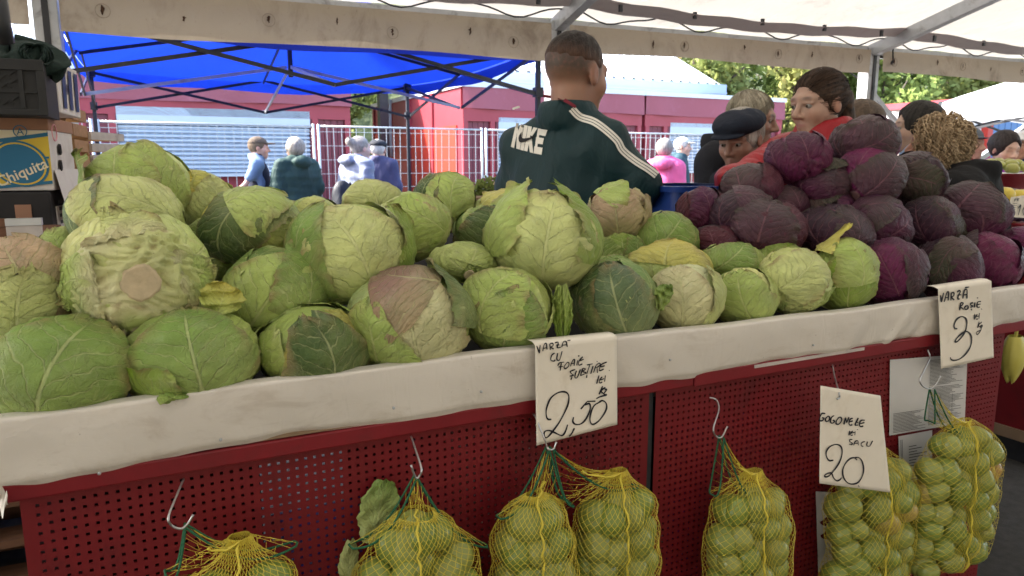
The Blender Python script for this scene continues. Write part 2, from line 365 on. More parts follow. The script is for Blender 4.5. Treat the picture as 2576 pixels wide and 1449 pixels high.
kiosk('red kiosk with sunlit orange side wall and drain pipe', xk(1166), xk(1612), 16.0, 23.4, 3.1, [(xk(1255), xk(1548), ws[1], ws[0])], 4, (xk(1172), xk(1240), xk(1556), xk(1606)))
kiosk('wine red kiosk with shutter behind the man in black coat', xk(1620), xk(1962), 16.0, 22, 3.1, [(xk(1684), xk(1915), ws[1], ws[0])], 0, (xk(1626), xk(1672), xk(1925), xk(1956)))
kiosk('low red kiosk right of the tent post', 26.0, 33.5, 19.0, 23, 3.0, [(28.5, 32.5, 1.1, 2.2)], 0, (26.05, 27.3, 28.4, 32.6, 33.4))
# blue-door kiosk under the white gazebo
t = thing('kiosk', 'white kiosk with red posts and a blue boarded door under the white gazebo', 'kiosk')
p0 = at(2405, 345, 8.6); kx = p0[0]
MB().bx(kx, kx + 6, 8.75, 11, 0, 2.35).build('wall', M['white_paint'], t)
MB().bx(kx - .1, kx + 6.1, 8.6, 11.1, 2.35, 2.47).build('roof', M['kiosk_red'], t)
for dx in (0.0, .98, 3.5): MB().bx(kx + dx, kx + dx + .16, 8.62, 8.748, 0, 2.35).build('post', M['kiosk_side'], t)
M['blue_paint'] = pm('blue_door_paint', (.10, .20, .38), .5, .1, 5)
for k in range(11): MB().bx(kx + 1.18 + .2 * k, kx + 1.36 + .2 * k, 8.66, 8.748, .05, 2.2).build('door_board', M['blue_paint'], t)
# ------------------------------------------------------------------ wire fence
FY = 14.6
fx = lambda x: at(x, 400, FY)[0]
ends = [fx(-60), fx(246), fx(798), fx(1218), fx(1570), fx(1900)]
for k, (a, b) in enumerate(zip(ends[:-1], ends[1:])):
    lab = ['at the far left behind the crates', 'in front of the wide roller shutter', 'in front of the sunlit orange kiosk wall', 'behind the vendor in the green jacket', 'behind the man in the flat cap'][k]
    t = thing('fence_panel', 'galvanised wire mesh fence panel ' + lab, 'fence', ((a + b) / 2, FY, 0), 0, 'wire fence panels in front of the kiosks')
    hw = (b - a) / 2 - .05
    MB().tube([(-hw, 0, .06), (-hw, 0, 2.06)], .026, 8).build('post', M['galv'], t, smooth=True)
    MB().tube([(hw, 0, .06), (hw, 0, 2.06)], .026, 8).build('post', M['galv'], t, smooth=True)
    MB().tube([(-hw, 0, 2.02), (hw, 0, 2.02)], .02, 8).build('top_rail', M['galv'], t, smooth=True)
    MB().tube([(-hw, 0, .12), (hw, 0, .12)], .02, 8).build('bottom_rail', M['galv'], t, smooth=True)
    wm = MB(); n = int(2 * hw / .145)
    for i in range(1, n):
        x = -hw + 2 * hw * i / n + .012 * math.sin(i * 2.1)
        wm.tube([(x, .02, .1), (x + .01 * math.sin(i), .02, 1.1), (x, .02, 2.04)], .0075, 4)
    for j in range(7): wm.tube([(-hw, .034, .3 + .27 * j), (hw, .034, .3 + .27 * j)], .0065, 4)
    wm.build('wire_mesh', M['galv'], t)
    MB().bx(-hw - .35, -hw + .35, -.12, .12, 0, .13).build('foot_block', M['grey_plastic'], t, bevel=.01)
    MB().bx(-hw - .075, -hw + .03, -.03, .03, 1.0, 1.06).build('clamp', M['galv'], t)
# ------------------------------------------------------------------ blue gazebo
gz = thing('gazebo', 'blue canvas gazebo on a black folding frame behind the tent', 'gazebo', (1.185, 6.52, 0))
gx, gy, ze = 1.535, 1.525, 2.13
def corner(i): return ((-gx, -gy), (gx, -gy), (gx, gy), (-gx, gy))[i % 4]
def canopy(u, v):
    a = 4 * u; i = int(a) % 4; f = a - int(a); p, q = corner(i), corner(i + 1)
    x, y = p[0] + (q[0] - p[0]) * f, p[1] + (q[1] - p[1]) * f
    sag = .05 * math.sin(math.pi * f)
    zc = ze + .05 - sag * (1 - v) + .72 * v - .10 * math.sin(math.pi * v) + .02 * math.sin(9 * u * 6.28) * math.sin(math.pi * v)
    return (x * (1 - v) * 1.02, y * (1 - v) * 1.02, zc)
MB().grid(canopy, 65, 18).build('canopy', M['blue_canvas'], gz, smooth=True)
def val_(u, v):
    x, y, z = canopy(u, 0); return (x * 1.006, y * 1.006, z + .004 - .10 * v + .012 * math.sin(u * 50) * v)
MB().grid(val_, 65, 3).build('valance', M['blue_canvas'], gz, smooth=True)
for i in range(4):
    x, y = corner(i)
    lg = MB().bx(x - .016, x + .016, y - .016, y + .016, 0, ze + .03).build('leg', M['dark_steel'], gz)
    MB().bx(x - .035, x + .035, y - .035, y + .035, ze - .02, ze + .06).build('joint', M['dark_steel'], lg)
    MB().bx(x - .03, x + .03, y - .03, y + .03, ze - .32, ze - .25).build('joint', M['dark_steel'], lg)
    if i == 0: MB().bx(x - .028, x + .05, y - .05, y - .018, 1.42, 1.72).build('latch', M['alu'], lg, bevel=.012)
def truss(p, q, top, low):
    p = Vector((*p, 0)); q = Vector((*q, 0)); m = (p + q) / 2; off = (q - p).cross(Vector((0, 0, 1))).normalized() * .014
    for a, b, s in ((p, m, 1), (m, q, 1)):
        MB().bar((a[0] + off[0], a[1] + off[1], top), (b[0] + off[0], b[1] + off[1], low), .012, .026).build('truss_bar', M['dark_steel'], gz)
        MB().bar((a[0] - off[0], a[1] - off[1], low), (b[0] - off[0], b[1] - off[1], top), .012, .026).build('truss_bar', M['dark_steel'], gz)
for i in range(4): truss(corner(i), corner(i + 1), ze + .02, ze - .30)
for i in range(4):
    a = corner(i); b = corner(i + 1); m = ((a[0] + b[0]) / 2, (a[1] + b[1]) / 2); o = (.015, .015)
    MB().bar((m[0], m[1], ze), (m[0] * .02, m[1] * .02, ze + .30), .012, .026).build('truss_bar', M['dark_steel'], gz)
    MB().bar((m[0], m[1], ze - .30), (m[0] * .02, m[1] * .02, ze - .02), .012, .026).build('truss_bar', M['alu'], gz)
MB().tube([(0, 0, ze - .1), (0, 0, ze + .72)], .02, 8).build('peak_pole', M['dark_steel'], gz)
# ------------------------------------------------------------------ white gazebo on the right
wg = atD(2368, 268, 8.2)
g2 = thing('gazebo', 'white canvas gazebo with black folding frame over the far stalls', 'gazebo', (wg[0] + 1.53, wg[1] - 1.52, 0))
def can2(u, v):
    a = 4 * u; i = int(a) % 4; f = a - int(a); p, q = corner(i), corner(i + 1)
    x, y = p[0] + (q[0] - p[0]) * f, p[1] + (q[1] - p[1]) * f
    return (x * (1 - v) * 1.0, y * (1 - v) * 1.0, 1.98 + .06 * math.sin(math.pi * f) * (1 - v) + .95 * v ** .9 - .12 * math.sin(math.pi * v))
MB().grid(can2, 65, 12).build('canopy', M['white_gazebo'], g2, smooth=True)
def v2(u, v): x, y, z = can2(u, 0); return (x * 1.008, y * 1.008, z + .003 - .24 * v + .015 * math.sin(u * 60) * v)
MB().grid(v2, 65, 4).build('valance', M['white_gazebo'], g2, smooth=True)
for i in range(4):
    x, y = corner(i); MB().bx(x - .02, x + .02, y - .02, y + .02, 0, 2.0).build('leg', M['dark_steel'], g2)
def truss2(p, q):
    p = Vector((*p, 0)); q = Vector((*q, 0)); m = (p + q) / 2
    for a, b in ((p, m), (m, q)):
        MB().bar((a[0], a[1], 1.9), (b[0], b[1], 1.62), .012, .024).build('truss_bar', M['dark_steel'], g2)
        MB().bar((a[0] * .985, a[1] * .985, 1.62), (b[0] * .985, b[1] * .985, 1.9), .012, .024).build('truss_bar', M['dark_steel'], g2)
for i in range(4): truss2(corner(i), corner(i + 1))
# ------------------------------------------------------------------ market tent over the stall
TA = R(3.3)
def T(x, y, z): return (x * math.cos(TA) + y * math.sin(TA), -x * math.sin(TA) + y * math.cos(TA), z)
EY, EZ, SL = 4.74, 2.30, .25
def tplane(x, y, Yt):                              # world point where a pixel ray meets the tent plane Yt
    d = ray(x, y); dy = d[0] * math.sin(TA) + d[1] * math.cos(TA); return CAM + d * (Yt / dy)
tent = thing('market_tent', 'white canvas market tent on aluminium posts sheltering the cabbage stall', 'tent')
PX = [-6.7, -3.68, -.66, 2.37, 5.36, 8.4, 11.4]
RIDGE = 1.0
def zroof(y): return EZ + SL * (EY - y) if y >= RIDGE else EZ + SL * (y - (2 * RIDGE - EY))
def roofpt(u, v):
    x = PX[0] + (PX[-1] - PX[0]) * u; y = EY + .06 - (2 * (EY - RIDGE) + .12) * v
    b = ((x - PX[0]) / 3.02) % 1; sag = .05 * math.sin(math.pi * b) * (1 - .6 * abs(2 * v - 1)) * abs(math.sin(2 * math.pi * v))
    return T(x, y, zroof(y) + .022 - sag + .012 * math.sin(x * 5 + y * 3))
MB().grid(roofpt, 97, 61).build('roof', M['tent_canvas'], tent, smooth=True)
def band(u, v):
    x = PX[0] + (PX[-1] - PX[0]) * u; b = ((x - PX[0]) / 3.02) % 1; y = 4.36 + .12 * v
    return T(x, y, zroof(y) - .012 - .055 * math.sin(math.pi * b) - .02 * v + .006 * math.sin(x * 11))
MB().grid(band, 160, 4).build('seam_band', M['tent_seam'], tent, smooth=True)
for k, x in enumerate(PX):
    for yy in (EY, 2 * RIDGE - EY):
        a = T(x, yy, 0); pz = EZ - .02
        po = MB().box((a[0], a[1], pz / 2), (.12, .11, pz), Matrix.Rotation(-TA, 3, 'Z')).build('post', M['alu'], tent, bevel=.006)
        b_ = T(x, yy - .058 if yy > 0 else yy + .058, 0)
        MB().box((b_[0], b_[1], pz / 2), (.03, .012, pz - .02), Matrix.Rotation(-TA, 3, 'Z')).build('groove_strip', M['dark_steel'], po)
        for zz_ in (.35, .9, 1.5, 1.95): MB().box((b_[0], b_[1] - .008, zz_), (.02, .008, .03)).build('bolt', M['dark_steel'], po)
        MB().bar(T(x, yy, zroof(EY) - .05), T(x, RIDGE, zroof(RIDGE) - .05), .07, .10).build('rafter', M['alu'], tent, bevel=.005)
for k, (a, b) in enumerate(zip(PX[:-1], PX[1:])):
    MB().bar(T(a + .05, EY, EZ - .05), T(b - .05, EY, EZ - .05), .06, .09).build('eave_beam', M['alu'], tent, bevel=.004)
    MB().bar(T(a + .05, EY - .034, EZ - .088), T(b - .05, EY - .034, EZ - .088), .012, .022).build('beam_lip', M['dark_steel'], tent)
    MB().bar(T(a + .05, 2 * RIDGE - EY, EZ - .05), T(b - .05, 2 * RIDGE - EY, EZ - .05), .06, .09).build('eave_beam', M['alu'], tent, bevel=.004)
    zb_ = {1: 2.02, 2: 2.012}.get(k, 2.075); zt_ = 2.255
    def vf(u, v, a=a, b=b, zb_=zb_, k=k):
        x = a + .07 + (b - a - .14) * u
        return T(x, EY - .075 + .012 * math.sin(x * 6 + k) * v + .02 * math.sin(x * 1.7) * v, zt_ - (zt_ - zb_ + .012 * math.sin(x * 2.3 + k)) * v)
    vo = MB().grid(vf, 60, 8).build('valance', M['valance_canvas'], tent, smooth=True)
    rr = random.Random(10 + k)
    for q in range(7):                             # rust stains and punched rings left on the canvas
        u = (q + .5 + rr.uniform(-.25, .25)) / 7; c = Vector(vf(u, rr.uniform(.35, .6)))
        st = MB(); cx = []
        L = rr.uniform(.035, .075)
        for s_ in range(9):
            tt = s_ / 8; wv = .008 * (.5 + rr.random()) * math.sin(math.pi * min(1, tt + .12))
            cx.append((wv, tt, rr.uniform(-.004, .004)))
        V = []
        for wv, tt, jx in cx: V += [c + Vector((jx - wv, -.008, L * (.5 - tt))), c + Vector((jx + wv, -.008, L * (.5 - tt)))]
        st.add(V, [(2 * i, 2 * i + 1, 2 * i + 3, 2 * i + 2) for i in range(8)]); st.build('rust_stain', M['rust'] if 'rust' in M else M.setdefault('rust', pm('rust_stain', (.07, .035, .02), .9, .5, 60)), vo)
        if q % 2 == 0:
            MB().tube([c + Vector((.036 * math.cos(a_), -.010, .036 * math.sin(a_))) for a_ in [j * 2 * math.pi / 20 for j in range(20)]], .0016, 4, closed=True).build('eyelet_ring', M['eye'] if 'eye' in M else M.setdefault('eye', pm('eyelet_ring', (.26, .21, .16), .8)), vo)
for k in (1, 2, 3, 4):                              # electric cable slung under the roof
    a, b = PX[k], PX[k + 1]; pts = []
    for j in range(49):
        u = j / 48; x = a + (b - a) * u; pts.append(T(x, EY - .16, EZ + .045 - .075 * abs(math.sin(math.pi * u * 4)) ** 1.3 + .012 * math.sin(j)))
    MB().tube(pts, .0055, 6).build('cable', M['dark_steel'], tent, smooth=True)
    for j in range(5):
        u = (j + .5) / 5; x = a + (b - a) * u; p = T(x, 4.38, zroof(4.38) - .05)
        MB().bx(p[0] - .012, p[0] + .012, p[1] - .008, p[1] + .008, p[2] - .035, p[2] + .01).build('clip', M['dark_steel'], tent)
MB().bar(tplane(2186, 225, EY + .05), tplane(2285, 345, EY + .05), .035, .035).build('brace', M['alu'], tent)
MB().bar(tplane(2610, 300, EY + .05), tplane(2440, 415, EY + .05), .05, .05).build('brace', M['alu'], tent)
c_ = Vector(T(5.36 + .16, EY - .1, EZ + .02))
MB().tube([c_ + Vector((.03 * math.sin(j * .9), .02 * math.cos(j * .7), -.012 * j + .05 * math.sin(j * .5))) for j in range(14)], .007, 6).build('rope_end', M['dark_steel'], tent, smooth=True)
# ------------------------------------------------------------------ the stall
SY = 1.07; RT = 1.005; CB = .908; RB = .887
X0S, X1S = at(-60, 1150, SY)[0], 2.42
stall = thing('market_stall', 'red perforated steel market stall edged with white oilcloth, heaped with cabbages', 'stall', (0, 0, 0))
rw = random.Random(3)
wr = [(rw.uniform(X0S, X1S), rw.uniform(.03, .12), rw.uniform(-.004, .005), rw.uniform(-.6, .6), rw.uniform(0, 1)) for _ in range(26)]
creases = [(at(2270, 800, SY)[0], .02, -.008), (at(2190, 790, SY)[0], .03, .006), (at(2330, 770, SY)[0], .018, .007), (at(930, 1080, SY)[0], .07, .004), (at(60, 1180, SY)[0], .05, .006)]
def clothf(u, v):
    x = X0S + (X1S - X0S) * u
    prof = [(1.125, RT - .016), (1.108, RT - .004), (1.096, RT), (1.0735, RT), (SY, RT - .0025), (SY - .001, RT - .03), (SY + .001, RT - .06), (SY + .003, CB + .012), (SY + .010, CB)]
    q = v * 8; i = min(7, int(q)); f = q - i
    y = prof[i][0] + (prof[i + 1][0] - prof[i][0]) * f; z = prof[i][1] + (prof[i + 1][1] - prof[i][1]) * f
    k = max(0., (v - .45) / .55)
    for wx, ww, wa, sl_, ph in wr: y += wa * k * math.exp(-((x - wx - sl_ * (z - .95)) / ww) ** 2) * (.4 + .6 * math.sin(3 * v + ph * 6) ** 2)
    for wx, ww, wa in creases: y += wa * k * math.exp(-((x - wx - .8 * (z - .95)) / ww) ** 2)
    z += k * (.004 * math.sin(x * 5.1 + 1) + .0022 * math.sin(x * 13))
    z += .003 * math.sin(x * 3.3) + .0012 * math.sin(x * 17)
    z += k * (.0012 * math.sin(x * 31 + 2 * math.sin(x * 7)))
    y += k * .0016 * math.sin(x * 55 + z * 60) * math.sin(x * 9)
    return (x, y, z)
MB().grid(clothf, 520, 34).build('oilcloth', M['oilcloth'], stall, smooth=True)
def cornerf(u, v):                                  # crumpled loose corner of the cloth
    a = at(-4 + 30 * u, 1235 + 55 * v - 26 * u * v, SY - .004); return (a[0], a[1] + .016 * math.sin(4 * u + 2 * v) - .008, a[2] + .006 * math.sin(9 * u))
MB().grid(cornerf, 12, 12).build('cloth_corner', M['oilcloth'], stall, smooth=True)
for nx, ny in ((555, 1106), (990, 1026), (1685, 905), (2045, 868), (1210, 985), (250, 1190)):
    c = at(nx, ny, SY - .001); MB().lathe([(0, 0), (.0018, 0), (.0022, .0006), (.0022, .003)], n=12).build('nail_head', M['galv'], stall, smooth=True); o_ = COL.objects[-1]; o_.rotation_euler = (R(-90), 0, 0); o_.location = (c[0], SY - .004, c[2])
MB().bx(X0S + .01, X1S, 1.083, 1.102, .915, RT - .012).build('rim_board', M['board'], stall)
xm = at(1754, 965, SY)[0]
MB().bx(X0S + .008, xm - .001, 1.079, 1.112, RB, .9135).build('rail', M['red_paint'], stall, bevel=.003)
MB().bx(xm + .001, X1S, 1.077, 1.112, RB - .002, .9135).build('rail', M['red_paint'], stall, bevel=.003)
MB().bx(at(1905, 900, SY)[0], at(2180, 870, SY)[0], 1.0745, 1.0828, .9045, .9110).build('wood_strip', M['wood_old'], stall)
MB().bx(X0S + .02, X1S, 1.104, 1.95, .905, .925).build('table_top', M['board'], stall)
MB().prism([(X0S + .03, 1.24, .926), (X0S + .03, 1.85, .926), (X0S + .03, 1.85, 1.13)], (2.35, 0, 0)).build('dark_fill_ramp', M['black_cloth'], stall)  # hidden support, its black puts shade into the gaps between heads
PY = 1.098
def perf_panel(xa, xb, za, zb):
    pit, h = .0135, .0023
    nx, nz = int((xb - xa - .012) / pit), int((zb - za - .012) / pit); V = []; F = []
    mx, mz = ((xb - xa) - nx * pit) / 2, ((zb - za) - nz * pit) / 2
    xs = [xa] + [xa + mx + pit * (i + .5) + s * h for i in range(nx) for s in (-1, 1)] + [xb]
    zs = [za] + [za + mz + pit * (i + .5) + s * h for i in range(nz) for s in (-1, 1)] + [zb]
    nX = len(xs)
    V = [(x, PY, z) for z in zs for x in xs]; off = len(V)
    V += [(x, PY + .0022, z) for z in zs for x in xs]
    for j in range(len(zs) - 1):
        for i in range(nX - 1):
            a, b, c, d = j * nX + i, j * nX + i + 1, (j + 1) * nX + i + 1, (j + 1) * nX + i
            if i % 2 == 1 and j % 2 == 1:
                F += [(a, b, b + off, a + off), (b, c, c + off, b + off), (c, d, d + off, c + off), (d, a, a + off, d + off)]
            else: F.append((a, b, c, d))
    return mesh_np('perforated_panel', V, F, M['red_panel'], stall, smooth=False)
M['red_panel'] = pm('red_panel_paint', (.17, .010, .014), .45, .15, 5, .05, 120, dirt=(.05, .012, .012, .5), dirtsc=7)
xd = at(1640, 1040, PY)[0]; xr = at(2523, 880, PY)[0]; xl = at(50, 1272, PY)[0]
perf_panel(xl, xd - .008, .03, .8865); perf_panel(xd + .008, xr, .03, .8845)
MB().bx(xd - .007, xd + .007, PY + .006, PY + .03, 0, .885).build('divider_post', M['dark_steel'], stall)
for xx in (xl + .02, xd, xr - .02, X1S - .03):
    for yy in (1.13, 1.9): MB().bx(xx - .015, xx + .015, yy - .015, yy + .015, 0, .904).build('leg', M['dark_steel'], stall)
# things stored under the stall, glimpsed through the holes
for i, (xx, yy, zz, mt, lab) in enumerate([(.35, 1.32, .3, 'blue_tub', 'blue plastic crate stored under the stall on the left'), (.72, 1.3, .3, 'carton_white', 'white carton stored under the middle of the stall'), (1.35, 1.35, .3, 'blue_tub', 'blue plastic crate stored under the stall on the right')]):
    b = thing('storage_crate', lab, 'crate', (xx, yy, 0)); h_ = .62 if mt != 'carton_white' else .74
    MB().bx(-.16, .16, -.12, .12, 0, h_).build('body', M[mt], b, bevel=.01)
    MB().bx(-.17, .17, -.13, .13, h_ - .03, h_ + .002).build('rim', M[mt], b, bevel=.004)
# ------------------------------------------------------------------ cabbages
def leaf_material(name, veincol, veinamt, rough, speck, spec=.35, ribs=.35, red=False):
    s = N(name); at_ = s.n('ShaderNodeAttribute', attribute_name='Col'); uv = s.n('ShaderNodeAttribute', attribute_name='luv')
    sp = s.n('ShaderNodeSeparateXYZ'); s.l(uv.outputs['Vector'], sp.inputs[0]); co = s.coord('Object')
    wn = s.n('ShaderNodeTexNoise', noise_dimensions='3D'); wn.inputs['Scale'].default_value = 5; s.l(uv.outputs['Vector'], wn.inputs[0])
    wob = s.val('MULTIPLY', s.val('SUBTRACT', wn.outputs[0], .5), .22)
    u0 = s.val('SUBTRACT', sp.outputs[0], .5); x = s.val('MULTIPLY', s.val('ABSOLUTE', u0), 2.0); y = sp.outputs[1]
    side = s.val('MULTIPLY', s.val('GREATER_THAN', u0, 0), .47)
    ph = s.val('ADD', s.val('ADD', s.val('MULTIPLY', s.val('SUBTRACT', s.val('ADD', y, wob), s.val('MULTIPLY', s.val('POWER', x, .72), .42)), 8.0), side), .2)
    tri = s.val('ABSOLUTE', s.val('SUBTRACT', s.val('FRACT', ph), .5))           # 0 at the vein
    lat = s.val('SUBTRACT', 1., s.step(tri, .012, .085)); lat = s.val('MULTIPLY', lat, s.val('SUBTRACT', 1., s.step(x, .55, 1.05)))
    mw = s.val('ADD', s.val('MULTIPLY', s.val('SUBTRACT', 1., y), .030), .007)
    mid = s.val('SUBTRACT', 1., s.step(s.val('DIVIDE', s.val('ADD', x, s.val('MULTIPLY', wob, .2)), mw), .4, 1.15)); mid = s.val('MULTIPLY', mid, s.val('SUBTRACT', 1., s.step(y, .7, 1.)))
    vo = s.n('ShaderNodeTexVoronoi', feature='DISTANCE_TO_EDGE'); vo.inputs['Scale'].default_value = 13
    wv = s.n('ShaderNodeVectorMath', operation='ADD'); s.l(uv.outputs['Vector'], wv.inputs[0]); wc = s.n('ShaderNodeTexNoise'); wc.inputs['Scale'].default_value = 7; s.l(uv.outputs['Vector'], wc.inputs[0])
    wm = s.n('ShaderNodeVectorMath', operation='SCALE'); s.l(wc.outputs['Color'], wm.inputs[0]); wm.inputs['Scale'].default_value = .12; s.l(wm.outputs[0], wv.inputs[1]); s.l(wv.outputs[0], vo.inputs[0])
    ter = s.val('SUBTRACT', 1., s.step(vo.outputs['Distance'], .004, .05))
    vein = s.val('MAXIMUM', s.val('MAXIMUM', mid, s.val('MULTIPLY', lat, .72)), s.val('MULTIPLY', s.val('MULTIPLY', ter, .34), s.step(s.noise(7, co, 2), .42, .62)))
    c = s.mix(s.val('MULTIPLY', s.step(s.noise(9, co, 5, .6, .3), .4, .68), .45), at_.outputs[0], s.mix(.6, at_.outputs[0], (.30, .36, .12) if not red else (.05, .02, .035)))
    bl = s.val('MULTIPLY', s.step(s.noise(26, co, 4, .7), .5, .72), .10 if not red else .06); c = s.mix(bl, c, (.6, .62, .5) if not red else (.13, .10, .13))
    c = s.mix(s.val('MULTIPLY', vein, veinamt), c, veincol)
    sk = s.val('MULTIPLY', s.step(s.noise(130, co, 3, .6), .70, .75), s.step(s.noise(8, co, 2), .48, .62)); c = s.mix(s.val('MULTIPLY', sk, speck), c, (.12, .07, .03))
    s.l(c, s.b.inputs['Base Color']); s.b.inputs['Roughness'].default_value = rough; s.b.inputs['Specular IOR Level'].default_value = spec
    rib = s.val('SUBTRACT', 1., s.val('MULTIPLY', tri, 2.)); h0 = s.bump(rib, ribs, .004)
    h1 = s.bump(vein, .75, .0028, h0); h2 = s.bump(s.noise(38, co, 6, .72, .9), .85, .010, h1); h3 = s.bump(s.noise(150, co, 3), .12, .002, h2)
    s.l(h3, s.b.inputs['Normal']); return s.m
M['cab_green'] = leaf_material('green_cabbage_leaf', (.64, .66, .32), .42, .42, .9, .22, .26)
M['cab_red'] = leaf_material('red_cabbage_leaf', (.26, .11, .14), .55, .38, .5, spec=.26, ribs=.32, red=True)
def fastgrid(name, P, cols, uv, nu, nv, mat, parent):
    me = bpy.data.meshes.new(name); nV = nu * nv; nF = (nu - 1) * (nv - 1)
    i = np.arange(nu - 1)[None, :]; j = np.arange(nv - 1)[:, None]; a = (j * nu + i).ravel()
    F = np.stack([a, a + 1, a + nu + 1, a + nu], 1)
    me.vertices.add(nV); me.vertices.foreach_set('co', P.reshape(-1).astype(np.float32))
    me.loops.add(nF * 4); me.loops.foreach_set('vertex_index', F.ravel().astype(np.int32))
    me.polygons.add(nF); me.polygons.foreach_set('loop_start', np.arange(0, nF * 4, 4, dtype=np.int32))
    me.polygons.foreach_set('use_smooth', np.ones(nF, bool)); me.update(calc_edges=True)
    ca = me.color_attributes.new('Col', 'FLOAT_COLOR', 'POINT'); c = np.ones((nV, 4), np.float32); c[:, :3] = cols; ca.data.foreach_set('color', c.ravel())
    ua = me.attributes.new('luv', 'FLOAT2', 'POINT'); ua.data.foreach_set('vector', uv.astype(np.float32).ravel())
    me.materials.append(mat); return link(bpy.data.objects.new(name, me), parent)
def nrm(v): v = np.asarray(v, float); return v / np.linalg.norm(v)
EZ3 = np.array([0, 0, 1.])
def viewbasis(p):                                    # right, up, toward the viewer at p
    t = nrm(np.array([CAM[0] - p[0], CAM[1] - p[1], 0])); return np.array([-t[1], t[0], 0.]), EZ3, t
PAL = dict(pale=(.57, .62, .24), cream=(.66, .63, .35), light=(.37, .48, .12), mid=(.185, .295, .06), dark=(.065, .115, .032), blue=(.09, .145, .066), yel=(.58, .52, .11),
           pink=(.47, .335, .215), flush=(.26, .15, .125), brown=(.30, .21, .10), fresh=(.21, .33, .035),
           rdark=(.030, .012, .023), rpur=(.066, .010, .042), rmag=(.13, .012, .066), rgrey=(.058, .036, .041), rgreen=(.055, .056, .032), rwine=(.075, .012, .022))
def sines(rng, n, f):                                # smooth random function of a 3D direction
    K = rng.normal(size=(n, 3)) * f; ph = rng.uniform(0, 6.28, n)
    return lambda d: np.sin(d @ K.T + ph).mean(-1) * n ** .5
def make_leaf(root, name, rng, Rr, shape, c, m, la, wa, lift, peel, ruf, col, colb, mat, n=34, egg=.55, tear=.06, wr=.0, S=None, curl=0., edgecol=None):
    c = nrm(c); m = nrm(m - c * (m @ c)); e = np.cross(m, c)
    s = np.linspace(-1, 1, n)[None, :, None].repeat(n, 0); t = np.linspace(-1, 1, n)[:, None, None].repeat(n, 1)
    v = (s + 1) / 2
    prof = np.clip(np.sin(np.pi * np.clip(v * .9 + .09, 0, 1) ** egg), 0, 1) ** .42
    ph = rng.uniform(0, 6.28, 6)
    edge = 1 + tear * (np.sin(v * 9 + ph[0]) * .5 + np.sin(v * 23 + ph[1]) * .35 + np.sin(v * 47 + ph[2]) * .25 + np.sin(v * 83 + ph[3]) * .22) * np.where(t > 0, 1, -1) * .8
    tip = 1 + tear * 1.2 * (np.sin(t * 5 + ph[3]) * .6 + np.sin(t * 13 + ph[4]) * .4 + .25 * np.sin(t * 31 + ph[5]))
    A = s * la * np.where(s > 0, 1 + (tip - 1) * s, 1); B = t * wa * prof * edge + rng.uniform(-.28, .28) * (s * s - .3)
    mm = np.cos(A) * c + np.sin(A) * m; d = np.cos(B) * mm + np.sin(B) * e
    rad = shape(d)
    bt = np.abs(t[..., 0]); sv = s[..., 0]
    ed = np.maximum(bt ** 4, np.clip(sv, 0, 1) ** 5)
    f1, f2 = sines(rng, 5, 5.5), sines(rng, 5, 12)
    rz = ed * ruf * (.75 * f1(d) + .5 * f2(d)) + ed * .012
    pl = peel * np.clip((sv + .15) / 1.15, 0, 1) ** 2.2 * (1 + .3 * f1(d)) + curl * bt ** 3
    wk = wr * np.exp(-(v[..., 0] / .33) ** 2) * np.sin(B[..., 0] * 26 + 4 * f1(d)) + wr * .5 * f2(d)
    cr, cr2 = sines(rng, 6, 7.5), sines(rng, 6, 17); wk = wk + wr * .9 * (1 - np.abs(cr(d))) * .8 + wr * .55 * (.6 - np.abs(cr2(d)))
    P = d * (rad * (1 + lift + rz + pl + wk))[..., None] * Rr
    V = v[..., 0]; k = np.clip(V * 1.5 - .1, 0, 1)[..., None]; k = k * k * (3 - 2 * k)
    cols = np.array(colb) * (1 - k) + np.array(col) * k
    cols = cols * (1 + .10 * f1(d)[..., None])
    if edgecol is not None: q = (ed * np.clip(.5 + .8 * f2(d), 0, 1))[..., None] * .8; cols = cols * (1 - q) + np.array(edgecol) * q
    uv = np.stack([t[..., 0] * prof[..., 0] * .5 + .5, V], -1)
    return fastgrid(name, P.reshape(-1, 3), np.clip(cols, 0, 1).reshape(-1, 3), uv.reshape(-1, 2), n, n, mat, root)
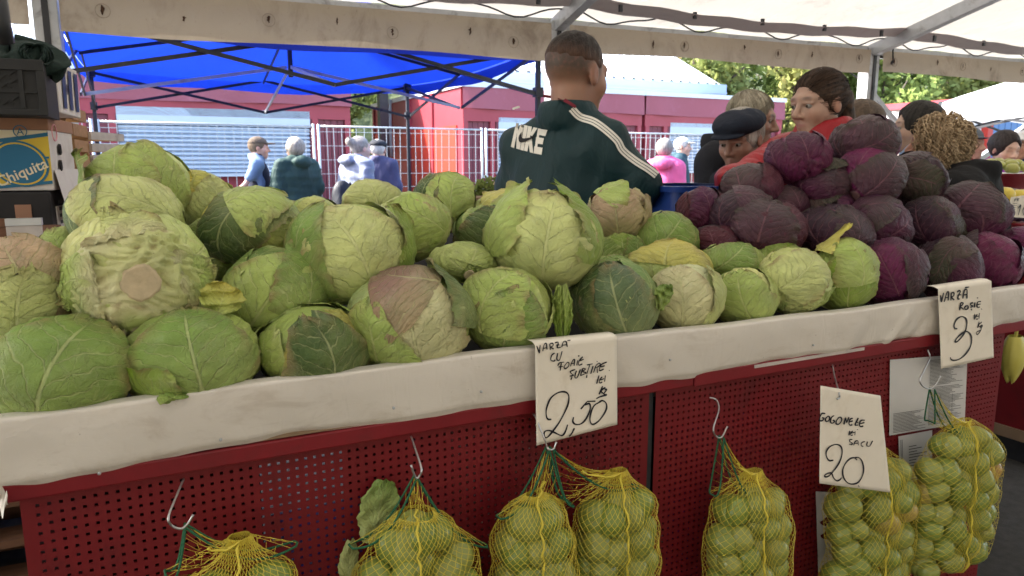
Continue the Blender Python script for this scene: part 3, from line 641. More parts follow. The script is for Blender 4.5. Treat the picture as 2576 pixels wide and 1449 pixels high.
def cabbage(px, py, rx, ry, Y, stem, pal, label, extras=(), seed=0, red=False, wrinkle=.012, cut=False, loose=.0, n_out=None):
    if red: ry *= 1.12; py += 5
    p = at(px, py, Y); Rr = rx * (1.03 if red else .995) / FL * depth(p); rt, up, tw = viewbasis(p)
    rng = np.random.default_rng(1000 + seed)
    root = thing('red_cabbage' if red else 'cabbage', label, 'cabbage', p, 0, 'red cabbages heaped on the stall' if red else 'green cabbages heaped on the stall')
    mat = M['cab_red' if red else 'cab_green']
    W = lambda a: nrm(a[0] * rt + a[1] * up + a[2] * tw)
    S = W(stem)
    l1, l2 = sines(rng, 4, 1.6), sines(rng, 5, 3.2)
    asp = ry / rx
    def shape(d): return (1 + (.05 if red else .04) * l1(d) + .02 * l2(d)) / np.sqrt((d @ up) ** 2 / (asp ** 2) + (1 - (d @ up) ** 2)) * .965
    P0 = [PAL[k] for k in pal]; base = PAL['rmag'] if red else PAL['pale']
    # heart: closed ball under the leaves
    nu, nv = 30, 20
    th, ph = np.meshgrid(np.linspace(0, np.pi, nv), np.linspace(0, 2 * np.pi, nu), indexing='ij')
    o1 = nrm(np.cross(S, [.3, .5, .8])); o2 = np.cross(S, o1)
    d = np.cos(th)[..., None] * -S + np.sin(th)[..., None] * (np.cos(ph)[..., None] * o1 + np.sin(ph)[..., None] * o2)
    PP = d * (shape(d) * .97)[..., None] * Rr
    fastgrid('heart', PP.reshape(-1, 3), np.broadcast_to(np.array(P0[0]), (nu * nv, 3)), np.stack([ph / 6.283 * 3 % 1, th / 3.1416], -1).reshape(-1, 2), nu, nv, mat, root)
    nw = 7; a0 = rng.uniform(0, 6.28)
    for k in range(nw):
        a = a0 + k * 2.4 + rng.uniform(-.25, .25); out = math.cos(a) * o1 + math.sin(a) * o2
        pol = R(rng.uniform(72, 88)); c = math.cos(pol) * S + math.sin(pol) * out; m = math.sin(pol) * -S + math.cos(pol) * out
        make_leaf(root, 'leaf', rng, Rr, shape, c, m, R(rng.uniform(70, 86) - 4 * k), R(rng.uniform(44, 66)), -.03 + (.019 if red else .016) * k, 0.0 + loose * rng.uniform(0, 1), .014 + .02 * rng.random(),
                  tuple(np.array(P0[(k + 1) % len(P0)]) * rng.uniform(.78, 1.2) * np.array([rng.uniform(.9, 1.12), 1, rng.uniform(.85, 1.1)])), tuple(np.array(P0[0]) * .5 + np.array(base) * .5), mat, 38, wr=wrinkle * rng.uniform(.5, 1.4), tear=.07, edgecol=(PAL['rgrey'] if red else PAL['pale']))
    for k, ex in enumerate(extras):                   # (centre dir, growth dir, half length, half width, peel, ruffle, colour, [curl])
        make_leaf(root, 'outer_leaf', rng, Rr, shape, W(ex[0]), W(ex[1]), R(ex[2]), R(ex[3]), .105 + .02 * k, ex[4], ex[5], PAL[ex[6]], tuple(np.array(PAL[ex[6]]) * .75 + np.array(base) * .25), mat, 42,
                  tear=.09, wr=.008, curl=ex[7] if len(ex) > 7 else 0, edgecol=PAL['brown'] if not red else PAL['rgreen'])
    # stem stub
    st = MB(); q = 30; rs = [.17, .16, .13, .04] if not cut else [.26, .25, .21, .05]; hs = [-.12, .03, .035, .02] if not cut else [-.12, .095, .10, .07]
    V = [S * (float(shape(S[None])[0]) * Rr * (1.0 + hs[i])) + (math.cos(2 * math.pi * k / q) * o1 + math.sin(2 * math.pi * k / q) * o2) * rs[i] * Rr * (1 + .05 * math.sin(.9 * k) + .03 * math.sin(2.3 * k)) for i in range(4) for k in range(q)]
    st.add(V, [(i * q + k, i * q + (k + 1) % q, (i + 1) * q + (k + 1) % q, (i + 1) * q + k) for i in range(3) for k in range(q)] + [tuple(3 * q + k for k in range(q))])
    st.build('stem', M['stem_red' if red else 'stem'], root, smooth=True)
    if cut:                                           # crumpled leaf bases round the cut stem
        n1, n2 = 46, 150; th, ph = np.meshgrid(np.linspace(R(7), R(58), n1), np.linspace(0, 2 * np.pi, n2), indexing='ij')
        d = np.cos(th)[..., None] * S + np.sin(th)[..., None] * (np.cos(ph)[..., None] * o1 + np.sin(ph)[..., None] * o2)
        w1, w2, w3, w4 = sines(rng, 5, 5), sines(rng, 6, 11), sines(rng, 6, 21), sines(rng, 5, 4)
        dw = d + .12 * np.stack([w1(d), w4(d), w1(d + .7)], -1)
        rid = .6 * (1 - np.abs(w2(dw))) + .4 * (1 - np.abs(w3(dw))); lob = np.clip(.35 + .75 * w4(d), 0, 1)
        win = np.clip((th - R(8)) / R(8), 0, 1) * np.clip((R(58) - th) / R(20), 0, 1) ** .6
        dis = .085 + win * (.012 + .13 * rid * lob + .022 * w3(dw)) - .09 * (1 - np.clip((R(58) - th) / R(6), 0, 1))
        Pc = d * (shape(d) * (1 + dis))[..., None] * Rr
        kk = np.clip(.5 + .6 * w4(d) + .4 * (th - .6), 0, 1)[..., None]; cc = np.array(PAL['cream']) * (1 - kk) + np.array(PAL['pale']) * kk
        br_ = (np.clip((.35 - rid) * 2.2, 0, .7) * np.clip(w2(d + .3), 0, 1))[..., None]; cc = cc * (1 - br_) + np.array(PAL['brown']) * br_
        gk = (np.clip(w1(d) - .5, 0, 1) * .8)[..., None]; cc = cc * (1 - gk) + np.array(PAL['light']) * gk
        fastgrid('crumpled_base', Pc.reshape(-1, 3), cc.reshape(-1, 3), np.stack([ph * 0 + .5, th * 0 + .99], -1).reshape(-1, 2), n2, n1, mat, root)
        for k, (a, pol, cl_) in enumerate(((.4, 44, 'light'), (2.2, 50, 'yel'), (3.6, 42, 'light'), (5.2, 52, 'pale'))):
            out = math.cos(a) * o1 + math.sin(a) * o2; pol = R(pol); c = math.cos(pol) * S + math.sin(pol) * out; m = math.sin(pol) * -S + math.cos(pol) * out
            make_leaf(root, 'torn_leaf', rng, Rr, shape, c, m, R(16), R(26), .12, .05, .07, PAL[cl_], PAL['cream'], mat, 30, tear=.2, wr=.03, edgecol=PAL['brown'])
    return root
M['stem_red'] = pm('red_cabbage_stem', (.16, .08, .08), .7, .2, 60, .3, 120)
M['stem'] = pm('cut_stem', (.58, .47, .30), .7, .2, 60, .3, 120)
G = [
 (545, 625, 92, 84, 1.46, (.2, -.9, .1), ('mid', 'dark', 'mid'), 'dark cabbage deep in the gap right of the cut one', []),
 # px, py, rx, ry, Y, stem(r,u,t), palette, label, extras
 (163, 927, 172, 130, 1.165, (-.75, -.6, .25), ('mid', 'mid', 'light', 'mid'), 'big smooth mid green cabbage at the left end of the oilcloth edge', [((-.1, .25, 1), (.5, 1, .1), 75, 72, 0, .01, 'mid')]),
 (492, 893, 153, 120, 1.165, (.15, -.75, .62), ('light', 'mid', 'light'), 'green cabbage with pale ribs fanning up from its stem beside the big smooth one', [((-.05, .35, .9), (-.15, 1, 0), 52, 62, 0, .012, 'mid'), ((-.7, -.4, .6), (-1, .1, 0), 30, 34, .12, .05, 'fresh')]),
 (785, 873, 140, 106, 1.165, (.2, -.9, -.3), ('light', 'light', 'yel'), 'yellow green cabbage half covered by a large dark outer leaf', [((.28, -.2, 1), (-.1, 1, 0), 60, 52, .05, .03, 'dark'), ]),
 (1030, 802, 147, 127, 1.17, (.18, -.9, .4), ('light', 'pale', 'light'), 'cabbage flushed purple on top with a thick white rib', [((.1, .1, 1), (-.1, 1, 0), 62, 55, 0, .015, 'cream'), ((-.05, .85, .45), (-.6, .5, 0), 34, 66, .01, .015, 'flush'), ((-.55, -.35, .75), (.1, 1, .2), 44, 40, .01, .03, 'light'), ((.75, .45, .0), (.1, 1, -.2), 40, 45, .10, .03, 'dark')]),
 (1275, 777, 118, 110, 1.17, (-.1, -.95, .3), ('light', 'light', 'mid'), 'green cabbage with a dark torn leaf over its lower face, left of the curled leaf', [((.05, -.25, 1), (.25, 1, 0), 50, 60, .01, .025, 'mid'), ((-.3, .45, .8), (.4, 1, 0), 46, 52, .015, .02, 'light')]),
 (1545, 757, 111, 106, 1.175, (.35, -.8, .5), ('blue', 'blue', 'mid'), 'dark blue green cabbage right behind the handwritten 2,50 sign', [((.1, .1, 1), (-.3, 1, 0), 60, 62, 0, .02, 'blue'), ((-.75, .1, .6), (-.2, 1, 0), 48, 36, .015, .02, 'dark')]),
 (1722, 748, 96, 88, 1.175, (.1, -.9, .4), ('cream', 'pale', 'cream'), 'pale creamy cabbage next to the dark blue green one', [((-.1, .0, 1), (-.05, 1, 0), 60, 60, 0, .012, 'cream'), ((.8, -.2, .5), (.1, 1, .0), 60, 26, .02, .04, 'pale')]),
 (1866, 741, 86, 70, 1.175, (.5, -.8, .3), ('light', 'pale', 'light'), 'light green cabbage with a net of white veins between two pale ones', [((.1, .0, 1), (-.35, .9, 0), 60, 60, .0, .015, 'light')]),
 (1993, 706, 93, 84, 1.175, (-.55, -.65, .55), ('pale', 'light', 'pale'), 'pale cabbage with a knotted green stem turned to the front', [((-.6, -.5, .7), (-.6, .4, .2), 22, 24, .10, .08, 'mid'), ((.3, .5, .8), (.7, 1, 0), 50, 45, .01, .02, 'pale')]),
 (2121, 692, 84, 86, 1.175, (.3, -.9, -.1), ('light', 'fresh', 'light'), 'fresh green cabbage with an upright leaf tip beside the red cabbages', [((.25, -.1, 1), (.05, 1, 0), 62, 55, .0, .012, 'fresh'), ((.35, .55, .7), (-.2, 1, 0), 42, 45, .03, .04, 'light'), ((-.35, .85, .2), (-.2, 1, .1), 22, 26, .24, .06, 'yel')]),
 (58, 735, 131, 146, 1.275, (-.1, -.9, .3), ('cream', 'pink', 'pale'), 'pale pinkish cabbage with a brown torn leaf beside the stacked boxes', [((.15, .45, 1), (-.6, 1, 0), 48, 60, .0, .02, 'pink'), ((-.1, -.35, 1), (.1, 1, 0), 50, 70, .02, .03, 'pale'), ((.8, -.25, .5), (.4, 1, 0), 44, 34, .02, .05, 'pink')]),
 (348, 690, 170, 160, 1.262, (.02, .02, 1), ('pale', 'light', 'pale', 'cream'), 'large cabbage with its cut stem and crumpled leaf bases facing out', []),
 (690, 735, 130, 116, 1.275, (-.45, -.7, .45), ('light', 'mid', 'light'), 'leafy green cabbage left of the purple flushed one', [((.0, .15, 1), (.7, .9, 0), 62, 62, .02, .03, 'light'), ((.6, .35, .6), (.5, 1, 0), 50, 40, .06, .05, 'mid')]),
 (880, 635, 147, 125, 1.29, (.35, -.85, .35), ('pale', 'light', 'pale'), 'big pale cabbage with a folded torn leaf edge above the purple flushed one', [((.1, .05, 1), (-.45, 1, 0), 62, 62, .0, .02, 'pale'), ((-.8, .15, .55), (-.2, 1, 0), 56, 34, .01, .03, 'mid'), ((.9, .05, .35), (.15, 1, 0), 44, 22, .05, .05, 'fresh')]),
 (1166, 660, 84, 52, 1.30, (.2, -.3, 1), ('light', 'pale', 'yel'), 'small cabbage tucked below with a bruised stem end', []),
 (1372, 604, 135, 124, 1.255, (-.15, -.85, .5), ('pale', 'pale', 'light'), 'large pale cabbage collared by a lifted bright green leaf', [((.05, .05, 1), (.15, 1, 0), 62, 66, .0, .02, 'pale'), ((.75, .45, .25), (.15, 1, -.1), 52, 36, .12, .08, 'fresh'), ((-.75, .5, .3), (-.2, 1, -.1), 46, 40, .12, .09, 'light')]),
 (1690, 672, 96, 62, 1.285, (.1, -.9, .0), ('yel', 'pale', 'light'), 'yellowing cabbage with dry leaf rims behind the creamy one', [((-.1, .75, .6), (.1, .5, -.3), 40, 70, .05, .06, 'yel')]),
 (1536, 688, 70, 46, 1.285, (.0, -.9, .3), ('light', 'mid', 'pale'), 'cabbage peeping out behind the dark blue green one', [((.3, .4, .8), (.3, 1, 0), 50, 55, .03, .04, 'mid')]),
 (1842, 660, 80, 50, 1.29, (.2, -.9, .2), ('light', 'light', 'pale'), 'green cabbage under a bluish veined leaf in front of the red heap', [((.0, .35, .9), (.6, .7, 0), 56, 56, .02, .03, 'mid')]),
 (1956, 648, 66, 46, 1.295, (.2, -.9, .0), ('fresh', 'light', 'light'), 'small bright green cabbage half hidden before the red heap', [((.0, .8, .4), (.5, .6, 0), 40, 44, .08, .06, 'fresh')]),
 (316, 552, 132, 108, 1.40, (.75, -.55, .35), ('light', 'pale', 'light'), 'cabbage with a bluish bloomed leaf on its side above the cut one', [((-.8, .05, .55), (-.3, 1, -.1), 56, 42, .03, .03, 'blue'), ((.0, .45, .9), (-.9, .35, 0), 60, 55, .01, .02, 'pale')]),
 (168, 622, 62, 56, 1.42, (.4, -.9, .1), ('light', 'pale', 'light'), 'small green cabbage wedged between the boxes and the cut one', [((-.3, .0, .9), (-.2, 1, 0), 56, 52, .03, .03, 'light')]),
 (640, 574, 128, 92, 1.41, (.3, -.9, .3), ('yel', 'pale', 'light'), 'yellow green cabbage draped with a dark worm eaten leaf', [((-.45, .2, .85), (-.5, -.9, .1), 62, 50, .03, .05, 'dark'), ((.1, .8, .5), (.8, .4, 0), 40, 55, .01, .05, 'light')]),
 (1036, 570, 96, 86, 1.42, (.55, -.75, .35), ('pale', 'light', 'pale'), 'rounded pale cabbage with ragged leaf layers right of the big torn one', [((.1, -.1, 1), (-.6, .7, 0), 60, 60, .0, .02, 'pale'), ((.2, .35, .9), (-.8, .4, 0), 50, 45, .01, .03, 'light')]),
 (1222, 580, 88, 66, 1.43, (.2, -.9, .2), ('mid', 'light', 'mid'), 'cabbage wrapped in a dark crinkled leaf beside the collared one', [((.1, .0, 1), (.1, 1, 0), 56, 60, .01, .02, 'dark')]),
 (1676, 603, 83, 72, 1.44, (-.5, -.7, .4), ('mid', 'mid', 'light'), 'smooth mid green cabbage below the pinkish wrinkled one', [((.0, .2, 1), (.6, .8, 0), 64, 62, .0, .012, 'mid')]),
 (1556, 537, 79, 68, 1.50, (-.2, -.9, .4), ('pink', 'cream', 'pink'), 'wrinkled pinkish beige cabbage on top of the heap near the vendor', [((-.05, .0, 1), (-.1, 1, 0), 62, 64, .0, .03, 'pink'), ((-.2, .8, .4), (.1, 1, .3), 30, 55, .06, .08, 'light'), ((.85, -.1, .3), (.4, .9, 0), 40, 30, .04, .06, 'pink')]),
 (1566, 634, 60, 52, 1.45, (.0, -.9, .3), ('light', 'mid', 'light'), 'cabbage almost hidden in the gap under the pinkish one', [((.5, -.1, .8), (.2, 1, 0), 50, 40, .02, .03, 'mid')]),
 (1272, 532, 80, 52, 1.53, (.1, -.9, .0), ('yel', 'light', 'pale'), 'yellow leafy cabbage at the back near the vendor elbow', [((-.1, .7, .6), (.8, .4, -.1), 44, 50, .08, .10, 'yel'), ((.4, .3, .8), (.4, 1, 0), 40, 45, .05, .06, 'light')]),
 (352, 478, 122, 104, 1.53, (.4, -.9, -.1), ('light', 'pale', 'light'), 'topmost cabbage with a large pale veined leaf standing to a point', [((.35, .1, .95), (-.25, 1, -.05), 66, 42, .10, .04, 'light'), ((-.45, .35, .8), (-.2, 1, 0), 52, 48, .01, .02, 'light'), ((-1.0, -.05, .15), (-1, .15, .2), 40, 44, .30, .08, 'mid')]),
 (508, 510, 80, 80, 1.56, (-.4, -.85, .3), ('pale', 'yel', 'pale'), 'pale yellow cabbage with cracked layers behind the topmost one', [((.3, -.1, .9), (.3, 1, 0), 56, 50, .0, .03, 'pale')]),
 (790, 534, 66, 44, 1.58, (.2, -.9, .1), ('pale', 'light', 'pale'), 'low pale cabbage at the back below the walking shoppers', []),
 (940, 508, 76, 54, 1.60, (.1, -.9, .3), ('pale', 'yel', 'light'), 'smooth pale cabbage with brown scars at the back of the heap', [((.0, .3, .9), (-.3, 1, 0), 60, 66, .0, .012, 'pale')]),
 (1120, 514, 80, 76, 1.60, (.3, -.85, .35), ('pale', 'pale', 'light'), 'cabbage with one dark leaf half and cracked pale half at the back', [((-.7, .15, .7), (-.1, 1, 0), 60, 40, .01, .02, 'dark'), ((.3, .55, .8), (.4, 1, 0), 50, 48, .02, .02, 'light')]),
]
for i, a in enumerate(G):
    cabbage(*a[:8], extras=a[8], seed=i, cut=(i == 12), loose=.0, wrinkle=.026 if i in (2, 6, 9, 16, 12, 27) else .016)
RC = [
 (2006, 391, 72, 56, 1.47, (.3, -.9, .3), ('rmag', 'rpur', 'rpur'), 'glossy purple red cabbage in front of the woman in red, top left of the heap', []),
 (2176, 352, 80, 58, 1.44, (.5, -.8, .3), ('rpur', 'rgrey', 'rpur'), 'dusty red cabbage crowning the heap with a ragged leaf', [((.3, .0, .9), (.6, .3, 0), 50, 46, .01, .05, 'rgrey')]),
 (1891, 462, 72, 48, 1.50, (.3, -.9, .3), ('rgrey', 'rwine', 'rgrey'), 'dusty brownish red cabbage by the red sleeve', []),
 (2066, 462, 73, 52, 1.44, (-.5, -.7, .4), ('rdark', 'rgrey', 'rdark'), 'dull dark red cabbage with a dried leaf on top below the glossy one', [((.2, .85, .3), (.9, .2, 0), 30, 40, .06, .08, 'rgreen')]),
 (2188, 447, 78, 64, 1.375, (-.4, -.5, .75), ('rmag', 'rpur', 'rpur'), 'bright magenta veined red cabbage below the crowning one', [((.45, .2, .85), (.6, .7, 0), 50, 45, .0, .02, 'rgrey')]),
 (2302, 447, 76, 60, 1.40, (-.7, -.5, .2), ('rdark', 'rgrey', 'rdark'), 'dark red cabbage with a grey green torn leaf under the curly hair', [((.15, .0, 1), (.8, -.2, 0), 46, 40, .02, .05, 'rgreen'), ((-.75, -.3, .5), (-.3, 1, 0), 40, 30, .05, .04, 'rgrey')]),
 (1760, 527, 62, 56, 1.50, (.3, -.9, .3), ('rwine', 'rwine', 'rpur'), 'wine red cabbage at the left foot of the red heap by the blue tub', []),
 (1862, 541, 80, 62, 1.42, (.2, -.9, .3), ('rdark', 'rwine', 'rgrey'), 'red cabbage split dark and wine between the heap and the blue tub', [((-.5, .1, .85), (-.2, 1, 0), 56, 44, .0, .02, 'rdark'), ((.4, .7, .5), (.8, .3, 0), 36, 46, .01, .05, 'rgrey')]),
 (1925, 573, 88, 61, 1.345, (.0, -.8, .5), ('rgrey', 'rwine', 'rgrey'), 'dry leafed red cabbage above the bluish green one', [((.0, .5, .85), (.2, 1, 0), 46, 56, .01, .06, 'rgrey')]),
 (2086, 583, 92, 64, 1.315, (.6, -.6, .4), ('rdark', 'rpur', 'rdark'), 'large dark violet red cabbage behind the green leaf tip', [((-.35, .1, .9), (-.6, .8, 0), 60, 56, .0, .02, 'rdark'), ((.6, .2, .7), (.1, 1, 0), 46, 40, .02, .06, 'rgrey')]),
 (2072, 523, 72, 42, 1.43, (.2, -.9, .0), ('rgrey', 'rpur', 'rgrey'), 'red cabbage with a green dried rim half hidden in the heap', [((.0, .8, .5), (1, .1, 0), 34, 60, .06, .08, 'rgreen')]),
 (2206, 563, 84, 60, 1.30, (-.6, -.5, .5), ('rdark', 'rpur', 'rdark'), 'dark red cabbage with a cracked wilted leaf in the middle row', [((-.1, .7, .7), (1, .1, 0), 40, 52, .03, .07, 'rgrey'), ((-.6, .0, .8), (.4, 1, 0), 40, 30, .03, .06, 'rpur')]),
 (2332, 557, 75, 58, 1.305, (.6, -.6, .4), ('rdark', 'rgrey', 'rpur'), 'dull violet red cabbage with a loose grey leaf at its right', [((.75, -.15, .6), (.9, -.3, .2), 40, 34, .12, .05, 'rgreen'), ((-.2, .1, .95), (-.4, 1, 0), 56, 52, .0, .02, 'rdark')]),
 (2440, 533, 83, 63, 1.325, (.3, -.9, .2), ('rpur', 'rgrey', 'rpur'), 'large red cabbage with brown cap leaf before the black coat', [((.0, .7, .7), (.3, .7, -.2), 36, 66, .01, .04, 'rgrey')]),
 (2236, 681, 80, 73, 1.18, (.7, -.6, .4), ('rpur', 'rwine', 'rdark'), 'pinkish purple red cabbage in the front row beside the green ones', [((-.1, .3, .95), (-.5, .9, 0), 52, 46, .0, .02, 'rmag'), ((.75, .0, .6), (.2, -1, .1), 46, 26, .06, .06, 'rgrey')]),
 (2381, 667, 79, 70, 1.185, (.5, -.8, .4), ('rdark', 'rgrey', 'rdark'), 'dark red cabbage with a withered green leaf just above the price 3 sign', [((.0, .4, .9), (-.4, -.9, .1), 50, 26, .03, .07, 'rgreen')]),
 (2482, 652, 77, 64, 1.19, (.3, -.9, .3), ('rmag', 'rmag', 'rpur'), 'bright pink purple red cabbage to the right of the withered one', [((-.7, .4, .5), (-.2, 1, 0), 44, 36, .01, .03, 'rgrey')]),
 (2566, 622, 64, 54, 1.23, (.4, -.9, .2), ('rmag', 'rpur', 'rmag'), 'magenta red cabbage at the right end of the heap', []),
 (1962, 512, 62, 42, 1.47, (.3, -.9, .2), ('rwine', 'rgrey', 'rwine'), 'red cabbage showing in the gap left of the dried rim', []),
 (1796, 606, 62, 40, 1.40, (.2, -.9, .2), ('rgrey', 'rwine', 'rgrey'), 'low greyish red cabbage behind the smooth green one', []),
 (2420, 600, 56, 44, 1.35, (.2, -.9, .2), ('rdark', 'rpur', 'rdark'), 'red cabbage in shadow between the two right rows', []),
]
for i, a in enumerate(RC): cabbage(*a[:8], extras=a[8], seed=200 + i, red=True, wrinkle=.016)
# loose leaves
def loose_leaf(name, label, pts, col, colb, th=0, seed=1, amp=.006):
    rng = np.random.default_rng(seed); n = 26; A = [np.array(q, float) for q in pts]   # four corner points: base-left, base-right, tip-right, tip-left
    u = np.linspace(0, 1, n)[:, None, None]; v = np.linspace(0, 1, n)[None, :, None]
    pinch = np.sin(np.pi * np.clip(v * .85 + .1, 0, 1)) ** .6; uu = .5 + (u - .5) * pinch * (1 + .06 * np.sin(v * 21) + .05 * np.sin(v * 47 + 1))
    P = (A[0] * (1 - uu) + A[1] * uu) * (1 - v) + (A[3] * (1 - uu) + A[2] * uu) * v
    f = sines(rng, 5, 9); f2 = sines(rng, 4, 22); tw = viewbasis(A[0])[2]
    q = np.concatenate([u.repeat(n, 1), v.repeat(n, 0), 0 * u.repeat(n, 1)], -1)
    P = P + tw * (amp * (f(q * 1.2) + .5 * f2(q) * np.abs(2 * q[..., 0] - 1) ** 2) + th * np.sin(np.pi * q[..., 0]))[..., None]
    k = q[..., 1:2]; cols = np.array(colb) * (1 - k) + np.array(col) * k
    o = fastgrid(name, P.reshape(-1, 3) - A[0], cols.reshape(-1, 3), q[..., :2].reshape(-1, 2), n, n, M['cab_green'], None)
    o.location = A[0]; return tag(o, label, 'leaf')
loose_leaf('loose_leaf', 'curled yellow green leaf standing between the torn leaf cabbage and the blue green one', [at(1390, 850, 1.125), at(1440, 848, 1.125), at(1442, 715, 1.135), at(1385, 712, 1.135)], PAL['light'], PAL['fresh'], .02, 3)
loose_leaf('loose_leaf', 'crumpled yellow leaf scrap lying right of the cut cabbage', [at(505, 790, 1.15), at(580, 800, 1.15), at(640, 735, 1.17), at(500, 690, 1.18)], PAL['yel'], PAL['light'], .015, 4, .012)
loose_leaf('loose_leaf', 'green leaf hanging behind a tomato bag against the red panel', [at(890, 1370, 1.085), at(985, 1350, 1.085), at(1020, 1210, 1.085), at(915, 1200, 1.085)], PAL['mid'], PAL['pale'], .006, 5, .004)
loose_leaf('loose_leaf', 'pale leaf end hanging lower behind the same tomato bag', [at(845, 1470, 1.088), at(900, 1470, 1.088), at(905, 1350, 1.088), at(860, 1360, 1.088)], PAL['pale'], PAL['pale'], .004, 6, .003)
loose_leaf('loose_leaf', 'small torn leaf lying over the oilcloth edge', [at(385, 1005, 1.06), at(420, 1022, 1.058), at(500, 985, 1.075), at(430, 980, 1.08)], PAL['mid'], PAL['light'], .008, 7, .006)
loose_leaf('loose_leaf', 'dark green leaf tip bent over the creamy cabbage', [at(1640, 760, 1.10), at(1668, 790, 1.10), at(1708, 715, 1.10), at(1650, 712, 1.11)], PAL['mid'], PAL['light'], .01, 8, .006)
# ------------------------------------------------------------------ price signs
def catmull(P, k=6, closed=False):
    P = [np.array(p, float) for p in P]
    if len(P) < 3: return [P[0] + (P[-1] - P[0]) * i / k for i in range(k + 1)] if len(P) == 2 else P
    Q = [2 * P[0] - P[1]] + P + [2 * P[-1] - P[-2]]; out = []
    for i in range(1, len(Q) - 2):
        for j in range(k):
            t = j / k; a, b, c, d = Q[i - 1:i + 3]
            out.append(.5 * (2 * b + (c - a) * t + (2 * a - 5 * b + 4 * c - d) * t * t + (3 * b - a - 3 * c + d) * t ** 3))
    out.append(P[-1]); return out
def strokes_to_mesh(strokes, surf, parent, name, wdef, mat, press=True):
    mb = MB()
    for st in strokes:
        wd = wdef
        if isinstance(st, tuple) and isinstance(st[0], (int, float)) and isinstance(st[1], list): wd, st = st
        if len(st) == 1: x, y = st[0]; st = [(x - 3, y + 3), (x + 4, y - 3)]
        P = catmull(st, 6); n = len(P); V = []
        for i in range(n):
            tg = P[min(i + 1, n - 1)] - P[max(i - 1, 0)]; L = np.linalg.norm(tg); tg = tg / L if L > 0 else np.array([1., 0])
            nn = np.array([-tg[1], tg[0]]); pw = wd * .5 * (1 + .22 * math.sin(i * .37 + len(mb.V)) if press else 1) * (.8 if i in (0, n - 1) else 1)
            a = P[i] + nn * pw; b = P[i] - nn * pw; V += [surf(a[0], a[1]), surf(b[0], b[1])]
        mb.add(V, [(2 * i, 2 * i + 1, 2 * i + 3, 2 * i + 2) for i in range(n - 1)])
    return mb.build(name, mat, parent)
def sign(label, cor, Y, org, sc, words, bend, fold=False, wdef=14, dirc=1):
    TL, TR, BR, BL = [np.array(c, float) for c in cor]; o0 = at(*((TL + TR) / 2), Y)
    t = thing('price_sign', label, 'sign', o0, 0, 'handwritten price signs')
    def bil(u, v): return (TL * (1 - u) + TR * u) * (1 - v) + (BL * (1 - u) + BR * u) * v
    def yo(u, v): return Y + bend(u, v)
    def uvof(x, y):
        u = v = .5
        for _ in range(6):
            e = bil(u, v) - np.array([x, y]); du = (TR - TL) * (1 - v) + (BR - BL) * v; dv = (BL - TL) * (1 - u) + (BR - TR) * u
            s_ = np.linalg.solve(np.stack([du, dv], 1), e); u -= s_[0]; v -= s_[1]
        return u, v
    def pt(u, v):
        q = bil(u, v); return at(q[0], q[1], yo(u, v)) - o0
    n = 24; V = [pt(i / (n - 1), j / (n - 1)) for j in range(n) for i in range(n)]
    if fold:
        top = [np.array(V[i]) for i in range(n)]; V = [p + np.array([0, .028, .0035]) for p in top] + [p + np.array([0, .012, .004]) for p in top] + V; rows = n + 2
    else: rows = n
    F = [(j * n + i, j * n + i + 1, (j + 1) * n + i + 1, (j + 1) * n + i) for j in range(rows - 1) for i in range(n - 1)]
    sh = mesh_np('sheet', V, F, M['paper'], t); md = sh.modifiers.new('thick', 'SOLIDIFY'); md.thickness = .0006; md.offset = 1
    def surf(zx, zy):
        x, y = org[0] + sc * zx, org[1] + sc * zy; u, v = uvof(x, y); return at(x, y, yo(u, v) - .0016) - o0
    for nm, st, wd in words:
        strokes_to_mesh(st, surf, t, 'lettering', wd, M['ink'])['label'] = nm
    return t
